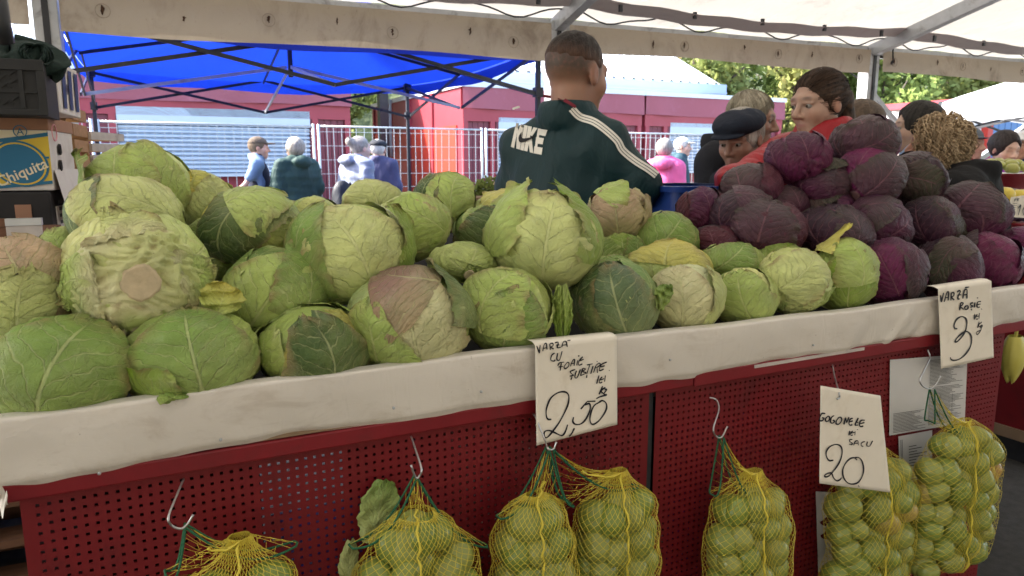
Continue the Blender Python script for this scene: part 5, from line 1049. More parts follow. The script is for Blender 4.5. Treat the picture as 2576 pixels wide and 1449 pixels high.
MB().add([(.0052, .12 + .014 * math.cos(a), H * .5 + .02 * math.sin(a)) for a in [j * 2 * math.pi / 14 for j in range(14)]], [tuple(range(14))]).build('hand_hole', M['carton_black'], t)
# wooden crates behind
for nm, (pxr, y0, y1, Y, rz, endw) in {'brown wooden slatted crate behind the yellow carton': (186, 262, 425, 3.42, -6, False), 'slatted crate with weathered white ends beside the tent post': (232, 325, 442, 3.72, -24, True)}.items():
    t, H, Wd, Dp = stackbox('wooden_crate', nm, 'crate', pxr, y0, y1, Y, .34, .3, rz)
    ns = 4
    for k in range(ns):
        z0 = H * k / ns + .006; z1 = H * (k + 1) / ns - .010
        MB().bx(-Wd, 0, 0, .01, z0, z1).build('slat', M['wood'], t); MB().bx(-Wd, 0, Dp - .01, Dp, z0, z1).build('slat', M['wood'], t)
        MB().bx(.0, .012, -.002, Dp, z0, z1).build('end_board', M['wood_old' if endw else 'wood'], t)
    for xx in (-.03, -Wd + .03): MB().bx(xx - .015, xx + .015, .011, .026, 0, H).build('corner_post', M['wood'], t)
    MB().bx(-Wd, -.001, .03, Dp - .011, .004, .012).build('floor', M['wood_dark'], t)
# plinth of stacked pallets that carries the boxes
pl = thing('pallet_stack', 'stack of dark pallets carrying the boxes at the left', 'pallet', (-.62, 2.95, 0))
z = 0; ztop = at(100, 640, 2.6)[2] - .004
k = 0
while z < ztop - .14:
    for yy in (-.5, -.25, 0, .25, .5): MB().bx(-.42, .42, yy - .05, yy + .05, z + .10, z + .122).build('deck_board', M['wood_dark'], pl)
    for xx in (-.36, 0, .36): MB().bx(xx - .04, xx + .04, -.55, .55, z + .0, z + .0995).build('bearer', M['wood_dark'], pl)
    z += .1225; k += 1
MB().bx(-.44, .46, -.55, .8, z, ztop).build('top_sheet', M['carton_brown'], pl)
# ------------------------------------------------------------------ blue tub, greens, fruit stall, yellow bag
tb = at(1725, 500, 1.95); t = thing('plastic_tub', 'large blue plastic tub behind the red cabbages', 'tub', (tb[0], 1.98, .62))
xa, xb = at(1640, 470, 1.95)[0] - tb[0], at(1830, 475, 1.95)[0] - tb[0]; zt = at(1720, 470, 1.95)[2] - .62
def rr_box(x0, x1, y0, y1, z, r=.05):
    P = []
    for cx, cy, a0 in ((x1 - r, y1 - r, 0), (x0 + r, y1 - r, 90), (x0 + r, y0 + r, 180), (x1 - r, y0 + r, 270)):
        for k in range(6): a = R(a0 + 18 * k); P.append((cx + r * math.cos(a), cy + r * math.sin(a), z))
    return P
def loft(rings, close_bottom=True):
    mb = MB(); n = len(rings[0]); V = [p for r_ in rings for p in r_]
    F = [(i * n + k, i * n + (k + 1) % n, (i + 1) * n + (k + 1) % n, (i + 1) * n + k) for i in range(len(rings) - 1) for k in range(n)]
    if close_bottom: F.append(tuple(range(n - 1, -1, -1)))
    return mb.add(V, F)
loft([rr_box(xa + .03, xb - .03, -.14, .16, 0), rr_box(xa, xb, -.17, .19, zt), rr_box(xa + .008, xb - .008, -.162, .182, zt), rr_box(xa + .036, xb - .036, -.134, .154, .01)]).build('body', M['blue_tub'], t, smooth=True, auto=True)
loft([rr_box(xa - .014, xb + .014, -.184, .204, zt - .012), rr_box(xa - .016, xb + .016, -.186, .206, zt + .006), rr_box(xa + .004, xb - .004, -.166, .186, zt + .006)], False).build('rim', M['blue_tub'], t, smooth=True, auto=True)
tbl = thing('back_table', 'low table behind the cabbage stall carrying the blue tub', 'table', (tb[0] + .1, 2.0, 0))
MB().bx(-.5, .5, -.2, .35, .585, .618).build('top', M['board'], tbl)
for sx in (-.45, .45):
    for sy in (-.15, .3): MB().bx(sx - .02, sx + .02, sy - .02, sy + .02, 0, .584).build('leg', M['board'], tbl)
vt = at(1240, 480, 3.3); t = thing('side_table', 'table with bunched greens behind the vendor elbow', 'table', (vt[0], 3.4, 0))
zt2 = at(1240, 492, 3.3)[2]
MB().bx(-.45, .5, -.25, .3, zt2 - .05, zt2).build('top', M['board'], t); MB().bx(-.40, .45, -.2, .25, 0, zt2 - .051).build('box_base', M['dark_steel'], t)
rg = np.random.default_rng(3)
pr = thing('parsley_bunch', 'bunch of leafy green parsley on the side table', 'vegetable', (at(1238, 470, 3.35)[0], 3.35, zt2))
leaf_cloud('foliage', [(0, 0, .045, .10, .07, .045), (.08, 0, .04, .07, .06, .04), (-.07, .02, .02, .06, .05, .03)], 700, .013, M['leaf_c'], pr, rg)
MB().tube([(0, 0, .0), (.02, 0, .03), (.05, 0, .06)], .008, 6).build('stalks', M['leaf_c'], pr)
cf = thing('cauliflower', 'beige cauliflower head next to the parsley', 'vegetable', (at(1272, 478, 3.25)[0], 3.25, zt2 + .04))
M['cauli'] = pm('cauliflower_curd', (.60, .45, .26), .9, .15, 30, .9, 60, bdist=.02)
def cau(u, v): a = 2 * math.pi * u; th = math.pi * v; r = .065 * (1 + .06 * math.sin(6 * a + 3 * th) * math.sin(5 * th + 2 * a) + .04 * math.sin(15 * a) * math.sin(12 * th)); return (r * math.sin(th) * math.cos(a), r * math.sin(th) * math.sin(a), r * .8 * math.cos(th))
MB().grid(cau, 40, 20).build('curd', M['cauli'], cf, smooth=True)
MB().lathe([(.05, -.04), (.072, -.01), (.07, .015)], n=14).build('leaf_wrap', M['leaf_c'], cf, smooth=True)
# neighbouring red stall with fruit at the right edge
fs = thing('fruit_stall', 'red steel fruit stall next to the cabbage stall', 'stall', (0, 0, 0))
fz = at(2545, 548, 1.95)[2]; fx0 = at(2512, 560, 1.9)[0]
MB().bx(fx0, fx0 + 2.2, 1.55, 3.0, fz - .06, fz - .01).build('top', M['red_paint'], fs, bevel=.006)
MB().bx(fx0 + .06, fx0 + 2.15, 1.65, 2.95, .16, fz - .061).build('front_panel', M['red_panel'], fs)
MB().bx(fx0 + .05, fx0 + 2.16, 1.63, 2.96, .11, .159).build('plinth_trim', M['board'], fs)
MB().bx(fx0 + .1, fx0 + 2.1, 1.70, 2.9, 0, .109).build('plinth', M['dark_steel'], fs)
bw = at(2512, 405, 2.35); bwl = thing('steel_bowl', 'shiny steel bowl heaped with green apples on the fruit stall', 'bowl', (bw[0], 2.35, at(2512, 478, 2.35)[2]))
bh = at(2512, 436, 2.35)[2] - bwl.location.z; br = (at(2580, 436, 2.35)[0] - at(2446, 436, 2.35)[0]) / 2
MB().lathe([(0, 0), (br * .55, .0), (br * .8, bh * .4), (br * .97, bh * .95), (br * 1.03, bh), (br * 1.03, bh + .004), (br * .96, bh * .97), (br * .78, bh * .42), (br * .5, .006), (0, .006)], n=40).build('shell', M['steel_bowl'], bwl, smooth=True)
st_ = MB().bx(-.1, .1, -.1, .1, 0, 1).build('stand', M['white_paint'], None); st_.location = (bw[0], 2.35, fz - .009); st_.scale = (.9, .9, bwl.location.z - fz + .009 - .002); st_.name = 'display_stand'; tag(st_, 'white display stand under the steel bowl', 'stand')
def fruit(mt, p, r, label, cat, group, sy=.9):
    o = bpy.data.objects.new(cat, tom_proto[(0, 'tomato')].copy()); o.data.materials.clear(); o.data.materials.append(M[mt]); COL.objects.link(o); o.location = p; o.scale = (r, r, r * sy); o.rotation_euler = (rg.uniform(-.4, .4), rg.uniform(-.4, .4), rg.uniform(0, 6)); tag(o, label, cat, group); return o
for k in range(22):
    a = k * 2.4; q = math.sqrt(k / 22) * br * .8; fruit('apple', (bw[0] + q * math.cos(a), 2.35 + q * math.sin(a), bwl.location.z + bh + .004 + .05 * (1 - (q / br) ** 2)), .034, 'green apple heaped in the steel bowl', 'apple', 'apples in the steel bowl')
for k, (x, y, yy) in enumerate(((2528, 492, 1.95), (2562, 498, 1.93), (2590, 495, 1.95), (2545, 520, 2.05))): fruit('quince', at(x, y, yy), .042, 'yellow quince lying on the fruit stall by the bowl', 'quince', 'quinces on the fruit stall', 1.1)
for k in range(14): fruit('plum', at(2530 + 16 * (k % 5), 528 + 9 * (k // 5), 1.88 - .012 * (k // 5)), .024, 'dark plum in the pile behind the small price card', 'plum', 'plums on the fruit stall')
sg = thing('price_sign', 'small white card with dense handwriting on the fruit stall edge', 'sign', at(2560, 545, 1.72))
o0 = np.array(sg.location)
def cs(x, y): return at(x, y, 1.72) - o0
MB().add([cs(2543, 496), cs(2600, 488), cs(2590, 549), cs(2530, 545)], [(0, 1, 2, 3)]).build('card', M['paper'], sg)
def cs2(x, y): return at(x, y, 1.716) - o0
ls = [[(2553, 500), (2552, 507)], [(2553, 500), (2557, 501), (2553, 504)], [(2560, 499), (2559, 506)], [(2560, 499), (2564, 500), (2560, 503), (2564, 506)]]
for j in range(6): ls += [[(2548 - 1.6 * j + 3 * k, 511 + 5 * j + (k % 2)), (2550 - 1.6 * j + 3 * k, 512.5 + 5 * j - (k % 2))] for k in range(4)]
strokes_to_mesh(ls, cs2, sg, 'lettering', 1.3, M['ink']); strokes_to_mesh([[(2562, 524), (2568, 516), (2562, 541)], [(2582, 517), (2574, 527), (2576, 540), (2586, 534), (2587, 520), (2582, 517)]], cs2, sg, 'lettering', 2.4, M['ink'])
yb = at(2548, 905, 1.5); t = thing('plastic_bag', 'yellow plastic bag hanging beside the end of the red panel', 'bag', yb)
def ybf(u, v):
    a = 2 * math.pi * u; r = .05 * (math.sin(math.pi * min(1, v * .8 + .15)) ** .7) * (1 + .04 * math.sin(3 * a + 4 * v) + .03 * math.sin(9 * a)); return (r * 1.1 * math.cos(a), r * .7 * math.sin(a), .09 - .17 * v + .01 * math.sin(4 * a) * v)
MB().grid(ybf, 28, 16).build('sack', M['yellow_bag'], t, smooth=True)
MB().tube([(0, 0, .08), (.004, 0, .13), (0, .01, .2)], .006, 6).build('handle', M['yellow_bag'], t)
# added black skirts keep light out of the stall; gaps leave bright spots
for k, (a, b) in enumerate(((X0S + .03, .22), (.44, 1.02), (1.15, 2.4))):
    MB().grid(lambda u, v, a=a, b=b: (a + (b - a) * u, 1.935 + .012 * math.sin(u * 40 * (b - a)), .9 - .88 * v), 40, 4).build('rear_shade_skirt', M['black_cloth'], stall, smooth=True)
MB().bx(X0S + .03, X0S + .04, 1.14, 1.93, .02, .9).build('end_shade_skirt', M['black_cloth'], stall)  # end skirts added as well, to keep the inside dark
MB().bx(xr - .06, xr - .05, 1.14, 1.93, .02, .9).build('end_shade_skirt', M['black_cloth'], stall)
# added unseen row behind the viewer: blocks low sky light, tan for warm bounce
for k in range(5):
    x = -9 + 5 * k
    t = thing('kiosk', 'added tan light-blocking kiosk across the aisle from the stall front, %s from the crate end' % ('first second third fourth fifth'.split()[k]), 'kiosk', (x, -5.2, 0), 0, 'added light-blocking kiosks across the aisle')
    MB().bx(-2.4, 2.4, -1.8, 0, 0, 3.3).build('wall', M.setdefault('tan_bounce_wall', pm('tan_bounce_wall', (.42, .37, .28), .8)), t); MB().bx(-2.45, 2.45, -1.9, 1.2, 3.301, 3.4).build('blocker_awning', M['tent_canvas'], t)
# ------------------------------------------------------------------ people: surfaces grown from distance fields
def surfnet(fn, xs, ys, zs):
    X, Y, Z = np.meshgrid(xs, ys, zs, indexing='ij'); Pg = np.stack([X, Y, Z], -1)
    v = fn(Pg.reshape(-1, 3)).reshape(X.shape); nx, ny, nz = v.shape
    s = v < 0; acc = np.zeros((nx - 1, ny - 1, nz - 1, 3)); cnt = np.zeros((nx - 1, ny - 1, nz - 1))
    def sl(a, b, c): return (slice(a, nx - 1 + a), slice(b, ny - 1 + b), slice(c, nz - 1 + c))
    cor = [(a, b, c) for a in (0, 1) for b in (0, 1) for c in (0, 1)]
    for p in cor:
        for ax in range(3):
            if p[ax]: continue
            q = list(p); q[ax] = 1; A, B = sl(*p), sl(*q); m = s[A] != s[B]
            t = np.where(m, v[A] / np.where(m, v[A] - v[B], 1), 0)
            acc += np.where(m[..., None], Pg[A] + t[..., None] * (Pg[B] - Pg[A]), 0); cnt += m
    act = cnt > 0; idx = -np.ones(act.shape, int); idx[act] = np.arange(act.sum())
    V = acc[act] / cnt[act][:, None]; F = []
    for ax in range(3):
        A = [slice(None)] * 3; B = [slice(None)] * 3; A[ax] = slice(0, -1); B[ax] = slice(1, None)
        m = s[tuple(A)] != s[tuple(B)]; o = [i for i in range(3) if i != ax]
        i = np.argwhere(m); lim = np.array(act.shape)
        ok = np.ones(len(i), bool)
        for k in o: ok &= (i[:, k] >= 1) & (i[:, k] <= lim[k] - 1)
        i = i[ok]
        def g(da, db): j = i.copy(); j[:, o[0]] -= da; j[:, o[1]] -= db; return idx[j[:, 0], j[:, 1], j[:, 2]]
        q = np.stack([g(1, 1), g(0, 1), g(0, 0), g(1, 0)], 1)
        flip = s[tuple(A)][i[:, 0], i[:, 1], i[:, 2]] == (ax == 1); q[flip] = q[flip][:, ::-1]
        F.append(q)
    return V, np.concatenate(F)
def sd_cone(p, a, b, ra, rb):
    a = np.asarray(a, float); b = np.asarray(b, float); d = b - a; t = np.clip((p - a) @ d / (d @ d + 1e-12), 0, 1)
    return np.linalg.norm(p - a - t[:, None] * d, axis=1) - (ra + (rb - ra) * t)
def sd_ell(p, c, r):
    q = p - np.asarray(c, float); r = np.asarray(r, float); k0 = np.linalg.norm(q / r, axis=1); k1 = np.linalg.norm(q / (r * r), axis=1) + 1e-9
    return k0 * (k0 - 1) / k1
def smin(a, b, k): h = np.clip(.5 + .5 * (b - a) / k, 0, 1); return b * (1 - h) + a * h - k * h * (1 - h)
def smax(a, b, k): return -smin(-a, -b, k)
def U(ds, k):
    d = ds[0]
    for e in ds[1:]: d = smin(d, e, k)
    return d
def head_sdf(p, fem=False):                          # head local: faces +y, centre of skull, 0.23 m tall
    j = .93 if fem else 1.0
    d = U([sd_ell(p, (0, -.014, .03), (.074, .094, .084)), sd_ell(p, (0, .026, -.036), (.057 * j, .064, .082))], .03)
    d = smin(d, sd_ell(p, (0, .058, -.092), (.028 * j, .026, .022)), .03)
    ax = np.abs(p[:, 0]); pm_ = np.stack([ax, p[:, 1], p[:, 2]], 1)
    d = smin(d, sd_ell(pm_, (.036, .050, -.026), (.026, .03, .028)), .025)
    d = smin(d, sd_cone(pm_, (.0, .083, .026), (.043, .070, .024), .012, .011), .018)
    d = smax(d, -sd_ell(pm_, (.032, .097, .004), (.020, .018, .012)), .014)
    nose = U([sd_cone(p, (0, .083, .016), (0, .112, -.028), .0075, .0115), sd_ell(pm_, (.011, .098, -.034), (.009, .012, .008))], .008)
    d = smin(d, nose, .012)
    d = smin(d, sd_cone(pm_, (0, .0865, -.060), (.018, .078, -.063), .0075, .0045), .007)
    d = smin(d, sd_cone(pm_, (0, .0855, -.071), (.016, .078, -.068), .0085, .0045), .007)
    d = smin(d, sd_cone(pm_, (.017, .086, .0115), (.046, .077, .008), .0045, .0045), .006)
    ear = smax(sd_ell(pm_, (.077 if not fem else .072, -.012, -.006), (.009, .018, .031)), -sd_ell(pm_, (.089, -.006, -.002), (.007, .012, .022)), .004)
    d = smin(d, ear, .010)
    return d
def axis(lo, hi, f0, f1, fine, coarse):
    a = list(np.arange(lo, f0, coarse)) + list(np.arange(f0, f1, fine)) + list(np.arange(f1, hi + coarse, coarse)); return np.array(a)
def cloth_mat(name, col, rough=.85, quilt=0, sheen=.0, var=.12):
    s = N(name); co = s.coord('Object'); c = s.mix(s.noise(12, co, 5), tuple(x * (1 - var * 2) for x in col), tuple(min(1, x * (1 + var)) for x in col))
    s.l(c, s.b.inputs['Base Color']); s.b.inputs['Roughness'].default_value = rough; s.b.inputs['Specular IOR Level'].default_value = .3
    b = s.bump(s.noise(11, s.coord('Object', (1, 1, .45)), 4, .55, .6), .55, .03); b = s.bump(s.noise(420, co, 2), .1, .001, b)
    if quilt:
        wv = s.n('ShaderNodeTexWave', wave_type='BANDS', bands_direction='Z'); wv.inputs['Scale'].default_value = quilt; wv.inputs['Distortion'].default_value = .6; s.l(co, wv.inputs[0]); b = s.bump(wv.outputs['Fac'], .6, .02, b)
    s.l(b, s.b.inputs['Normal']); return s.m
def streak_cols(o, block, rng):
    n = len(o.data.vertices); v = np.repeat(rng.random(n // block + 2), block)[:n]; a = o.data.color_attributes.new('Col', 'FLOAT_COLOR', 'POINT')
    a.data.foreach_set('color', np.stack([v, v, v, np.ones(n)], 1).astype(np.float32).ravel()); return o
def hair_mat(name, c1, c2, sc=(60, 60, 8)):
    s = N(name); co = s.coord('Object', sc); n = s.noise(2.2, co, 5, .65, .5); a = s.n('ShaderNodeAttribute', attribute_name='Col')
    s.l(s.mix(s.val('ADD', s.val('MULTIPLY', s.val('SUBTRACT', s.step(n, .3, .7), .5), .3), a.outputs['Fac'], True), c1, c2), s.b.inputs['Base Color']); s.b.inputs['Roughness'].default_value = .55; s.b.inputs['Specular IOR Level'].default_value = .22
    s.l(s.bump(n, .7, .008), s.b.inputs['Normal']); return s.m
def skin_mat(name):
    s = N(name); a = s.n('ShaderNodeAttribute', attribute_name='Col'); co = s.coord('Object')
    c = s.mix(s.val('MULTIPLY', s.step(s.noise(70, co, 4), .45, .7), .18), a.outputs[0], (.36, .12, .08)); s.l(c, s.b.inputs['Base Color'])
    s.b.inputs['Roughness'].default_value = .5; s.l(s.bump(s.noise(260, co, 3), .12, .002), s.b.inputs['Normal']); return s.m
M['skin'] = skin_mat('skin'); M['eye_white'] = pm('eye_white', (.26, .24, .22), .3); M['iris'] = pm('iris', (.03, .018, .01), .15)
M['jeans'] = cloth_mat('dark_trousers', (.03, .035, .05)); M['shoe'] = pm('shoe_leather', (.02, .018, .017), .5)
def person(label, hpx, hD, psi, jacket, hair='short', haircol=((.12, .08, .05), (.2, .14, .09)), skin=(.46, .26, .17), hs=1.0, far=False, head_turn=0, head_tilt=0, lean=0, wide=1.0, fem=False,
           arms=None, puff=.0, hood=False, cap=None, vest=None, collar=.02, quilt=0, offx=0, offy=0, brow=(.06, .035, .022), group='people at the market', short_sleeve=False, stubble=0, fade=None, trousers='jeans', nk=0., shz=1.425):
    hc = atD(*hpx, hD); tc = CAM[:2] - hc[:2]; ang = math.atan2(tc[1], tc[0]) + R(psi)          # world direction of facing
    rz = ang - math.pi / 2; sc = hc[2] / (1.635 + nk)
    root = thing('person', label, 'person', (0, 0, 0), 0, group)
    fwd = np.array([math.cos(ang), math.sin(ang)]); rgt = np.array([fwd[1], -fwd[0]])
    base = hc[:2] - fwd * (.03 + lean) * sc - rgt * offx * sc - fwd * offy * sc
    root.location = (base[0], base[1], 0); root.rotation_euler = (0, 0, rz)
    hk = hs / sc                                       # head scale in body units
    HC = np.array([offx, .03 + lean + offy, 1.635 + nk]); sz = 1.0
    ca, sa = math.cos(R(head_turn)), math.sin(R(head_turn)); ct, st_ = math.cos(R(head_tilt)), math.sin(R(head_tilt))
    Rm = np.array([[ca, sa, 0], [-sa, ca, 0], [0, 0, 1]]) @ np.array([[1, 0, 0], [0, ct, st_], [0, -st_, ct]])   # head -> body axes
    def tohead(p): return ((p - HC) @ Rm) / hk
    def frhead(q): return (np.asarray(q) * hk) @ Rm.T + HC
    w_ = wide; ox = offx * .85; nb = np.array([ox, -.015, 1.47]); ne = frhead((0, -.022, -.06))
    A = arms or {}
    sh = {1: np.array([.175 * w_, 0, shz]), -1: np.array([-.175 * w_, 0, shz])}
    el = {1: np.array(A.get('re', (.235 * w_, -.03, 1.13))), -1: np.array(A.get('le', (-.235 * w_, -.03, 1.13)))}
    wr_ = {1: np.array(A.get('rw', (.22 * w_, .09, .90))), -1: np.array(A.get('lw', (-.22 * w_, .09, .90)))}
    def loc_(px, D): w3 = atD(*px, D); dd = w3[:2] - base; return np.array([dd @ rgt, dd @ fwd, w3[2]]) / sc
    for key, dst in (('re', el), ('rw', wr_), ('le', el), ('lw', wr_)):
        if key + '_px' in A: dst[1 if key[0] == 'r' else -1] = loc_(*A[key + '_px'])
    rngp = np.random.default_rng(int(abs(hpx[0])))
    fo1, fo2 = sines(rngp, 6, 13), sines(rngp, 6, 26)
    # skin body
    def body(p):
        q = tohead(p); rq = np.linalg.norm(q, axis=1); d = (rq - .10) * hk; mk = rq < .19; d[mk] = head_sdf(q[mk], fem) * hk
        d = smin(d, sd_cone(p, nb + np.array([0, 0, -.06]), ne, .058 if not fem else .048, (.056 if not fem else .046) * hk), .03)
        core = [sd_cone(p, (0, 0, 1.40), (0, 0, 1.0), .08, .09)]
        for s_ in (-1, 1):
            core += [sd_cone(p, (0, 0, 1.40), sh[s_], .05, .035), sd_cone(p, sh[s_], el[s_], .040, .034), sd_cone(p, el[s_], wr_[s_], .034, .025)]
            fd = wr_[s_] - el[s_]; fd = fd / np.linalg.norm(fd); sdv = np.cross(fd, [0, 0, 1.]); sdv = sdv / (np.linalg.norm(sdv) + 1e-6); pal = wr_[s_] + fd * .055
            mk = np.linalg.norm(p - pal, axis=1) < .16; pp = p[mk]; hd_ = np.full(len(p), .06); hn = [sd_cone(pp, wr_[s_], pal, .028, .034)]
            for k_, (o_, L_) in enumerate(((-.03, .075), (-.010, .085), (.010, .08), (.03, .065))):
                kn = pal + fd * .045 + sdv * o_; hn.append(sd_cone(pp, pal + fd * .01 + sdv * o_, kn, .011, .010)); hn.append(sd_cone(pp, kn, kn + fd * (L_ - .045) + np.array([0, 0, -.018]), .010, .008))
            hn.append(sd_cone(pp, wr_[s_] + fd * .02 - sdv * .025, wr_[s_] + fd * .075 - sdv * .055, .012, .009)); hd_[mk] = U(hn, .012); core.append(hd_)
        return smin(d, U(core, .012), .02)
    fine = .0105 if far else .0050; co_ = .024 if far else .014
    ext = max(np.abs([el[1], el[-1], wr_[1], wr_[-1]])[:, 0].max() + .14, .3); y0, y1 = min(-.22, wr_[1][1] - .2, wr_[-1][1] - .2), max(.3, wr_[1][1] + .2, wr_[-1][1] + .2, HC[1] + .16)
    lo_z = min(wr_[1][2], wr_[-1][2], .95) - .16
    xs = axis(-ext, ext, HC[0] - .10 * hk, HC[0] + .10 * hk, fine, co_); ys = axis(y0, y1, HC[1] - .13 * hk, HC[1] + .14 * hk, fine, co_); zs = axis(lo_z, 1.84, HC[2] - .14 * hk, HC[2] + .14 * hk, fine, co_)
    V, F = surfnet(body, xs, ys, zs); q = tohead(V)
    cols = np.tile(np.array(skin), (len(V), 1)); gsn = lambda c, r: np.exp(-(((q - np.array(c)) / np.array(r)) ** 2).sum(1))[:, None]
    qm = q.copy(); qm[:, 0] = np.abs(qm[:, 0]); gm = lambda c, r: np.exp(-(((qm - np.array(c)) / np.array(r)) ** 2).sum(1))[:, None]
    def mixc(w, c): nonlocal cols; w = np.clip(w, 0, 1); cols = cols * (1 - w) + np.array(c) * w
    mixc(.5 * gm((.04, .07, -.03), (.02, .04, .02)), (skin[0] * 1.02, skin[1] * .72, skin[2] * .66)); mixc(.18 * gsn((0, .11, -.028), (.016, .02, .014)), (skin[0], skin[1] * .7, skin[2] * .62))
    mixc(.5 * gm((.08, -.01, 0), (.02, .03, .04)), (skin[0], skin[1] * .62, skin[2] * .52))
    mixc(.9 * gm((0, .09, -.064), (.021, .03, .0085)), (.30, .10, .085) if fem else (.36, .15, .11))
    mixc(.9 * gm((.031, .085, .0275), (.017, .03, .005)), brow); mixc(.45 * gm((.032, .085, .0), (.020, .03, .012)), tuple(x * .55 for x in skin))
    if stubble: mixc(stubble * np.clip((-.045 - q[:, 2:3]) / .03, 0, 1) * np.clip((q[:, 1:2] + .02) / .03, 0, 1), (.20, .15, .13))
    if fade: wf = np.clip((q[:, 2:3] + .040 - .25 * np.maximum(q[:, 1:2], 0)) / .055, 0, 1) * np.clip((.045 - q[:, 1:2] + .2 * q[:, 2:3]) / .02, 0, 1) * (1 - .9 * gm((.082, -.01, -.004), (.012, .028, .04))); mixc(wf, fade)
    if not far: pass
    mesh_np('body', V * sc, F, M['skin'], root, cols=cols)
    if not far:
        for s_ in (-1, 1):
            e = frhead((s_ * .0315, .0738, .0010)); eb = MB().lathe([(.0118 * math.sin(a), .0118 * math.cos(a)) for a in [math.pi * k / 10 for k in range(11)]], n=14)
            ev = MB().add([np.array(v) * hk * sc + e * sc for v in eb.V], eb.F).build('eyeball', M['eye_white'], root, smooth=True)
            ic = frhead((s_ * .0315 + A.get('gaze', 0.), .0854, .0002)); ring = [(ic + (np.array([.0055 * math.cos(a), 0, .0055 * math.sin(a)]) * hk) @ Rm.T) * sc for a in [k * math.pi / 6 for k in range(12)]]
            MB().add(ring + [(ic + (np.array([0, .0012, 0]) * hk) @ Rm.T) * sc], [(k, (k + 1) % 12, 12) for k in range(12)]).build('iris', M['iris'], ev, smooth=True)
    # jacket
    def jack(p):
        ds = [sd_ell(p, (0, .0, 1.27), (.185 * w_ + puff, .125 + puff, .23)), sd_ell(p, (0, .012, 1.06), (.175 * w_ + puff, .135 + puff, .21)), sd_ell(p, (0, 0, .92), (.18 * w_ + puff, .14 + puff, .15)),
              sd_cone(p, sh[-1] * [.9, 1, 1], sh[1] * [.9, 1, 1], .072 + puff * .4, .072 + puff * .4), sd_cone(p, (-.10 * w_ + ox, -.012, 1.47), (.10 * w_ + ox, -.012, 1.47), .058, .058)]
        d = U(ds, .07)
        d = smin(d, sd_cone(p, (-.05 + ox, -.02, 1.50), (.05 + ox, -.02, 1.50), .055, .055), .05)
        for s_ in (-1, 1):
            e_ = el[s_] if not short_sleeve else sh[s_] * .35 + el[s_] * .65
            ax_ = (e_ - sh[s_]) / np.linalg.norm(e_ - sh[s_]); qr = (.009 * np.abs(np.sin(((p - sh[s_]) @ ax_) * 62)) ** .7 - .006) if quilt else 0
            d = smin(d, sd_cone(p, sh[s_], e_, .072 + puff * .5, .058 + puff * .5) - qr, .03 if quilt else .045)
            if not short_sleeve: d = smin(d, sd_cone(p, el[s_], el[s_] + (wr_[s_] - el[s_]) * .93, .057 + puff * .5, .044 + puff * .4), .035)
        if hood: d = smin(d, U([sd_ell(p, (0, -.115 - puff, 1.475), (.125, .075, .075)), sd_cone(p, (-.11, -.03, 1.49), (.11, -.03, 1.49), .055, .055)], .04), .03)
        nr = np.abs(d) < .05; pn = p[nr]; d[nr] += .0080 * fo1(pn * [1, 1, .6]) + .0055 * fo2(pn * [1, 1, .7])
        if quilt: d = d + .007 * np.abs(np.sin(p[:, 2] * 32 + .3 * np.sin(p[:, 0] * 9))) - .007 if quilt < 2 else d + .006 - .012 * np.abs(np.sin((np.linalg.norm(p - sh[1], axis=1)) * 42)) ** .6
        d = smax(d, -(sd_cone(p, nb + [0, 0, -.01], ne, .060, .062)), .012)
        if collar:
            q = p - np.array([ox, -.012, 1.527]); rr_ = np.sqrt(q[:, 0] ** 2 + (q[:, 1] * .92) ** 2) - .082
            zc = (q[:, 2] + .25 * np.maximum(q[:, 1], 0)) * .45
            cd_ = np.sqrt(rr_ ** 2 + zc ** 2) - collar; d = smin(d, cd_, .012)
        return d
    st2 = .02 if far else .0095
    xs = np.arange(-ext - .1, ext + .1, st2); ys = np.arange(y0 - .1 - puff * 2, y1 + .1, st2); zs = np.arange(min(.78, lo_z), 1.66, st2)
    V, F = surfnet(jack, xs, ys, zs); jo = mesh_np('jacket', V * sc, F, jacket, root)
    if vest: 
        def vs_(p):
            d = U([sd_ell(p, (0, .0, 1.27), (.197 * w_, .140, .24)), sd_ell(p, (0, .012, 1.06), (.19 * w_, .150, .22)), sd_cone(p, (-.12, -.012, 1.47), (.12, -.012, 1.47), .062, .062)], .06); d = d + .004 * fo1(p)
            for s_ in (-1, 1): d = smax(d, -sd_cone(p, sh[s_] + [s_ * .05, 0, .0], sh[s_] + [s_ * .06, 0, -.12], .085, .07), .02)
            d = smax(d, -(sd_cone(p, nb, ne, .066, .068)), .012)
            q = p - np.array([0, -.012, 1.527]); rr_ = np.sqrt(q[:, 0] ** 2 + q[:, 1] ** 2) - .082; return smin(d, np.sqrt(rr_ ** 2 + (q[:, 2] * .5) ** 2) - .02, .012)
        V, F = surfnet(vs_, xs, ys, np.arange(.8, 1.62, st2)); mesh_np('vest', V * sc, F, vest, root)
    # trousers and shoes
    def legs(p):
        ds = [sd_ell(p, (0, -.005, .90), (.165 * w_, .125, .12))]
        for s_ in (-1, 1): ds += [sd_cone(p, (s_ * .085, 0, .86), (s_ * .095, .015, .48), .088, .066), sd_cone(p, (s_ * .095, .015, .48), (s_ * .10, -.01, .09), .064, .05)]
        return U(ds, .03)
    st3 = .03; V, F = surfnet(legs, np.arange(-.3, .31, st3), np.arange(-.2, .21, st3), np.arange(.0, 1.06, st3)); mesh_np('trousers', V * sc, F, M[trousers], root)
    for s_ in (-1, 1):
        V, F = surfnet(lambda p: smax(U([sd_ell(p, (s_ * .10, .06, .045), (.046, .12, .045)), sd_cone(p, (s_ * .1, -.01, .05), (s_ * .1, -.01, .12), .048, .045)], .02), -p[:, 2], .005), np.arange(s_ * .1 - .07, s_ * .1 + .07, .015), np.arange(-.09, .21, .015), np.arange(-.02, .19, .015)); mesh_np('shoe', V * sc, F, M['shoe'], root)
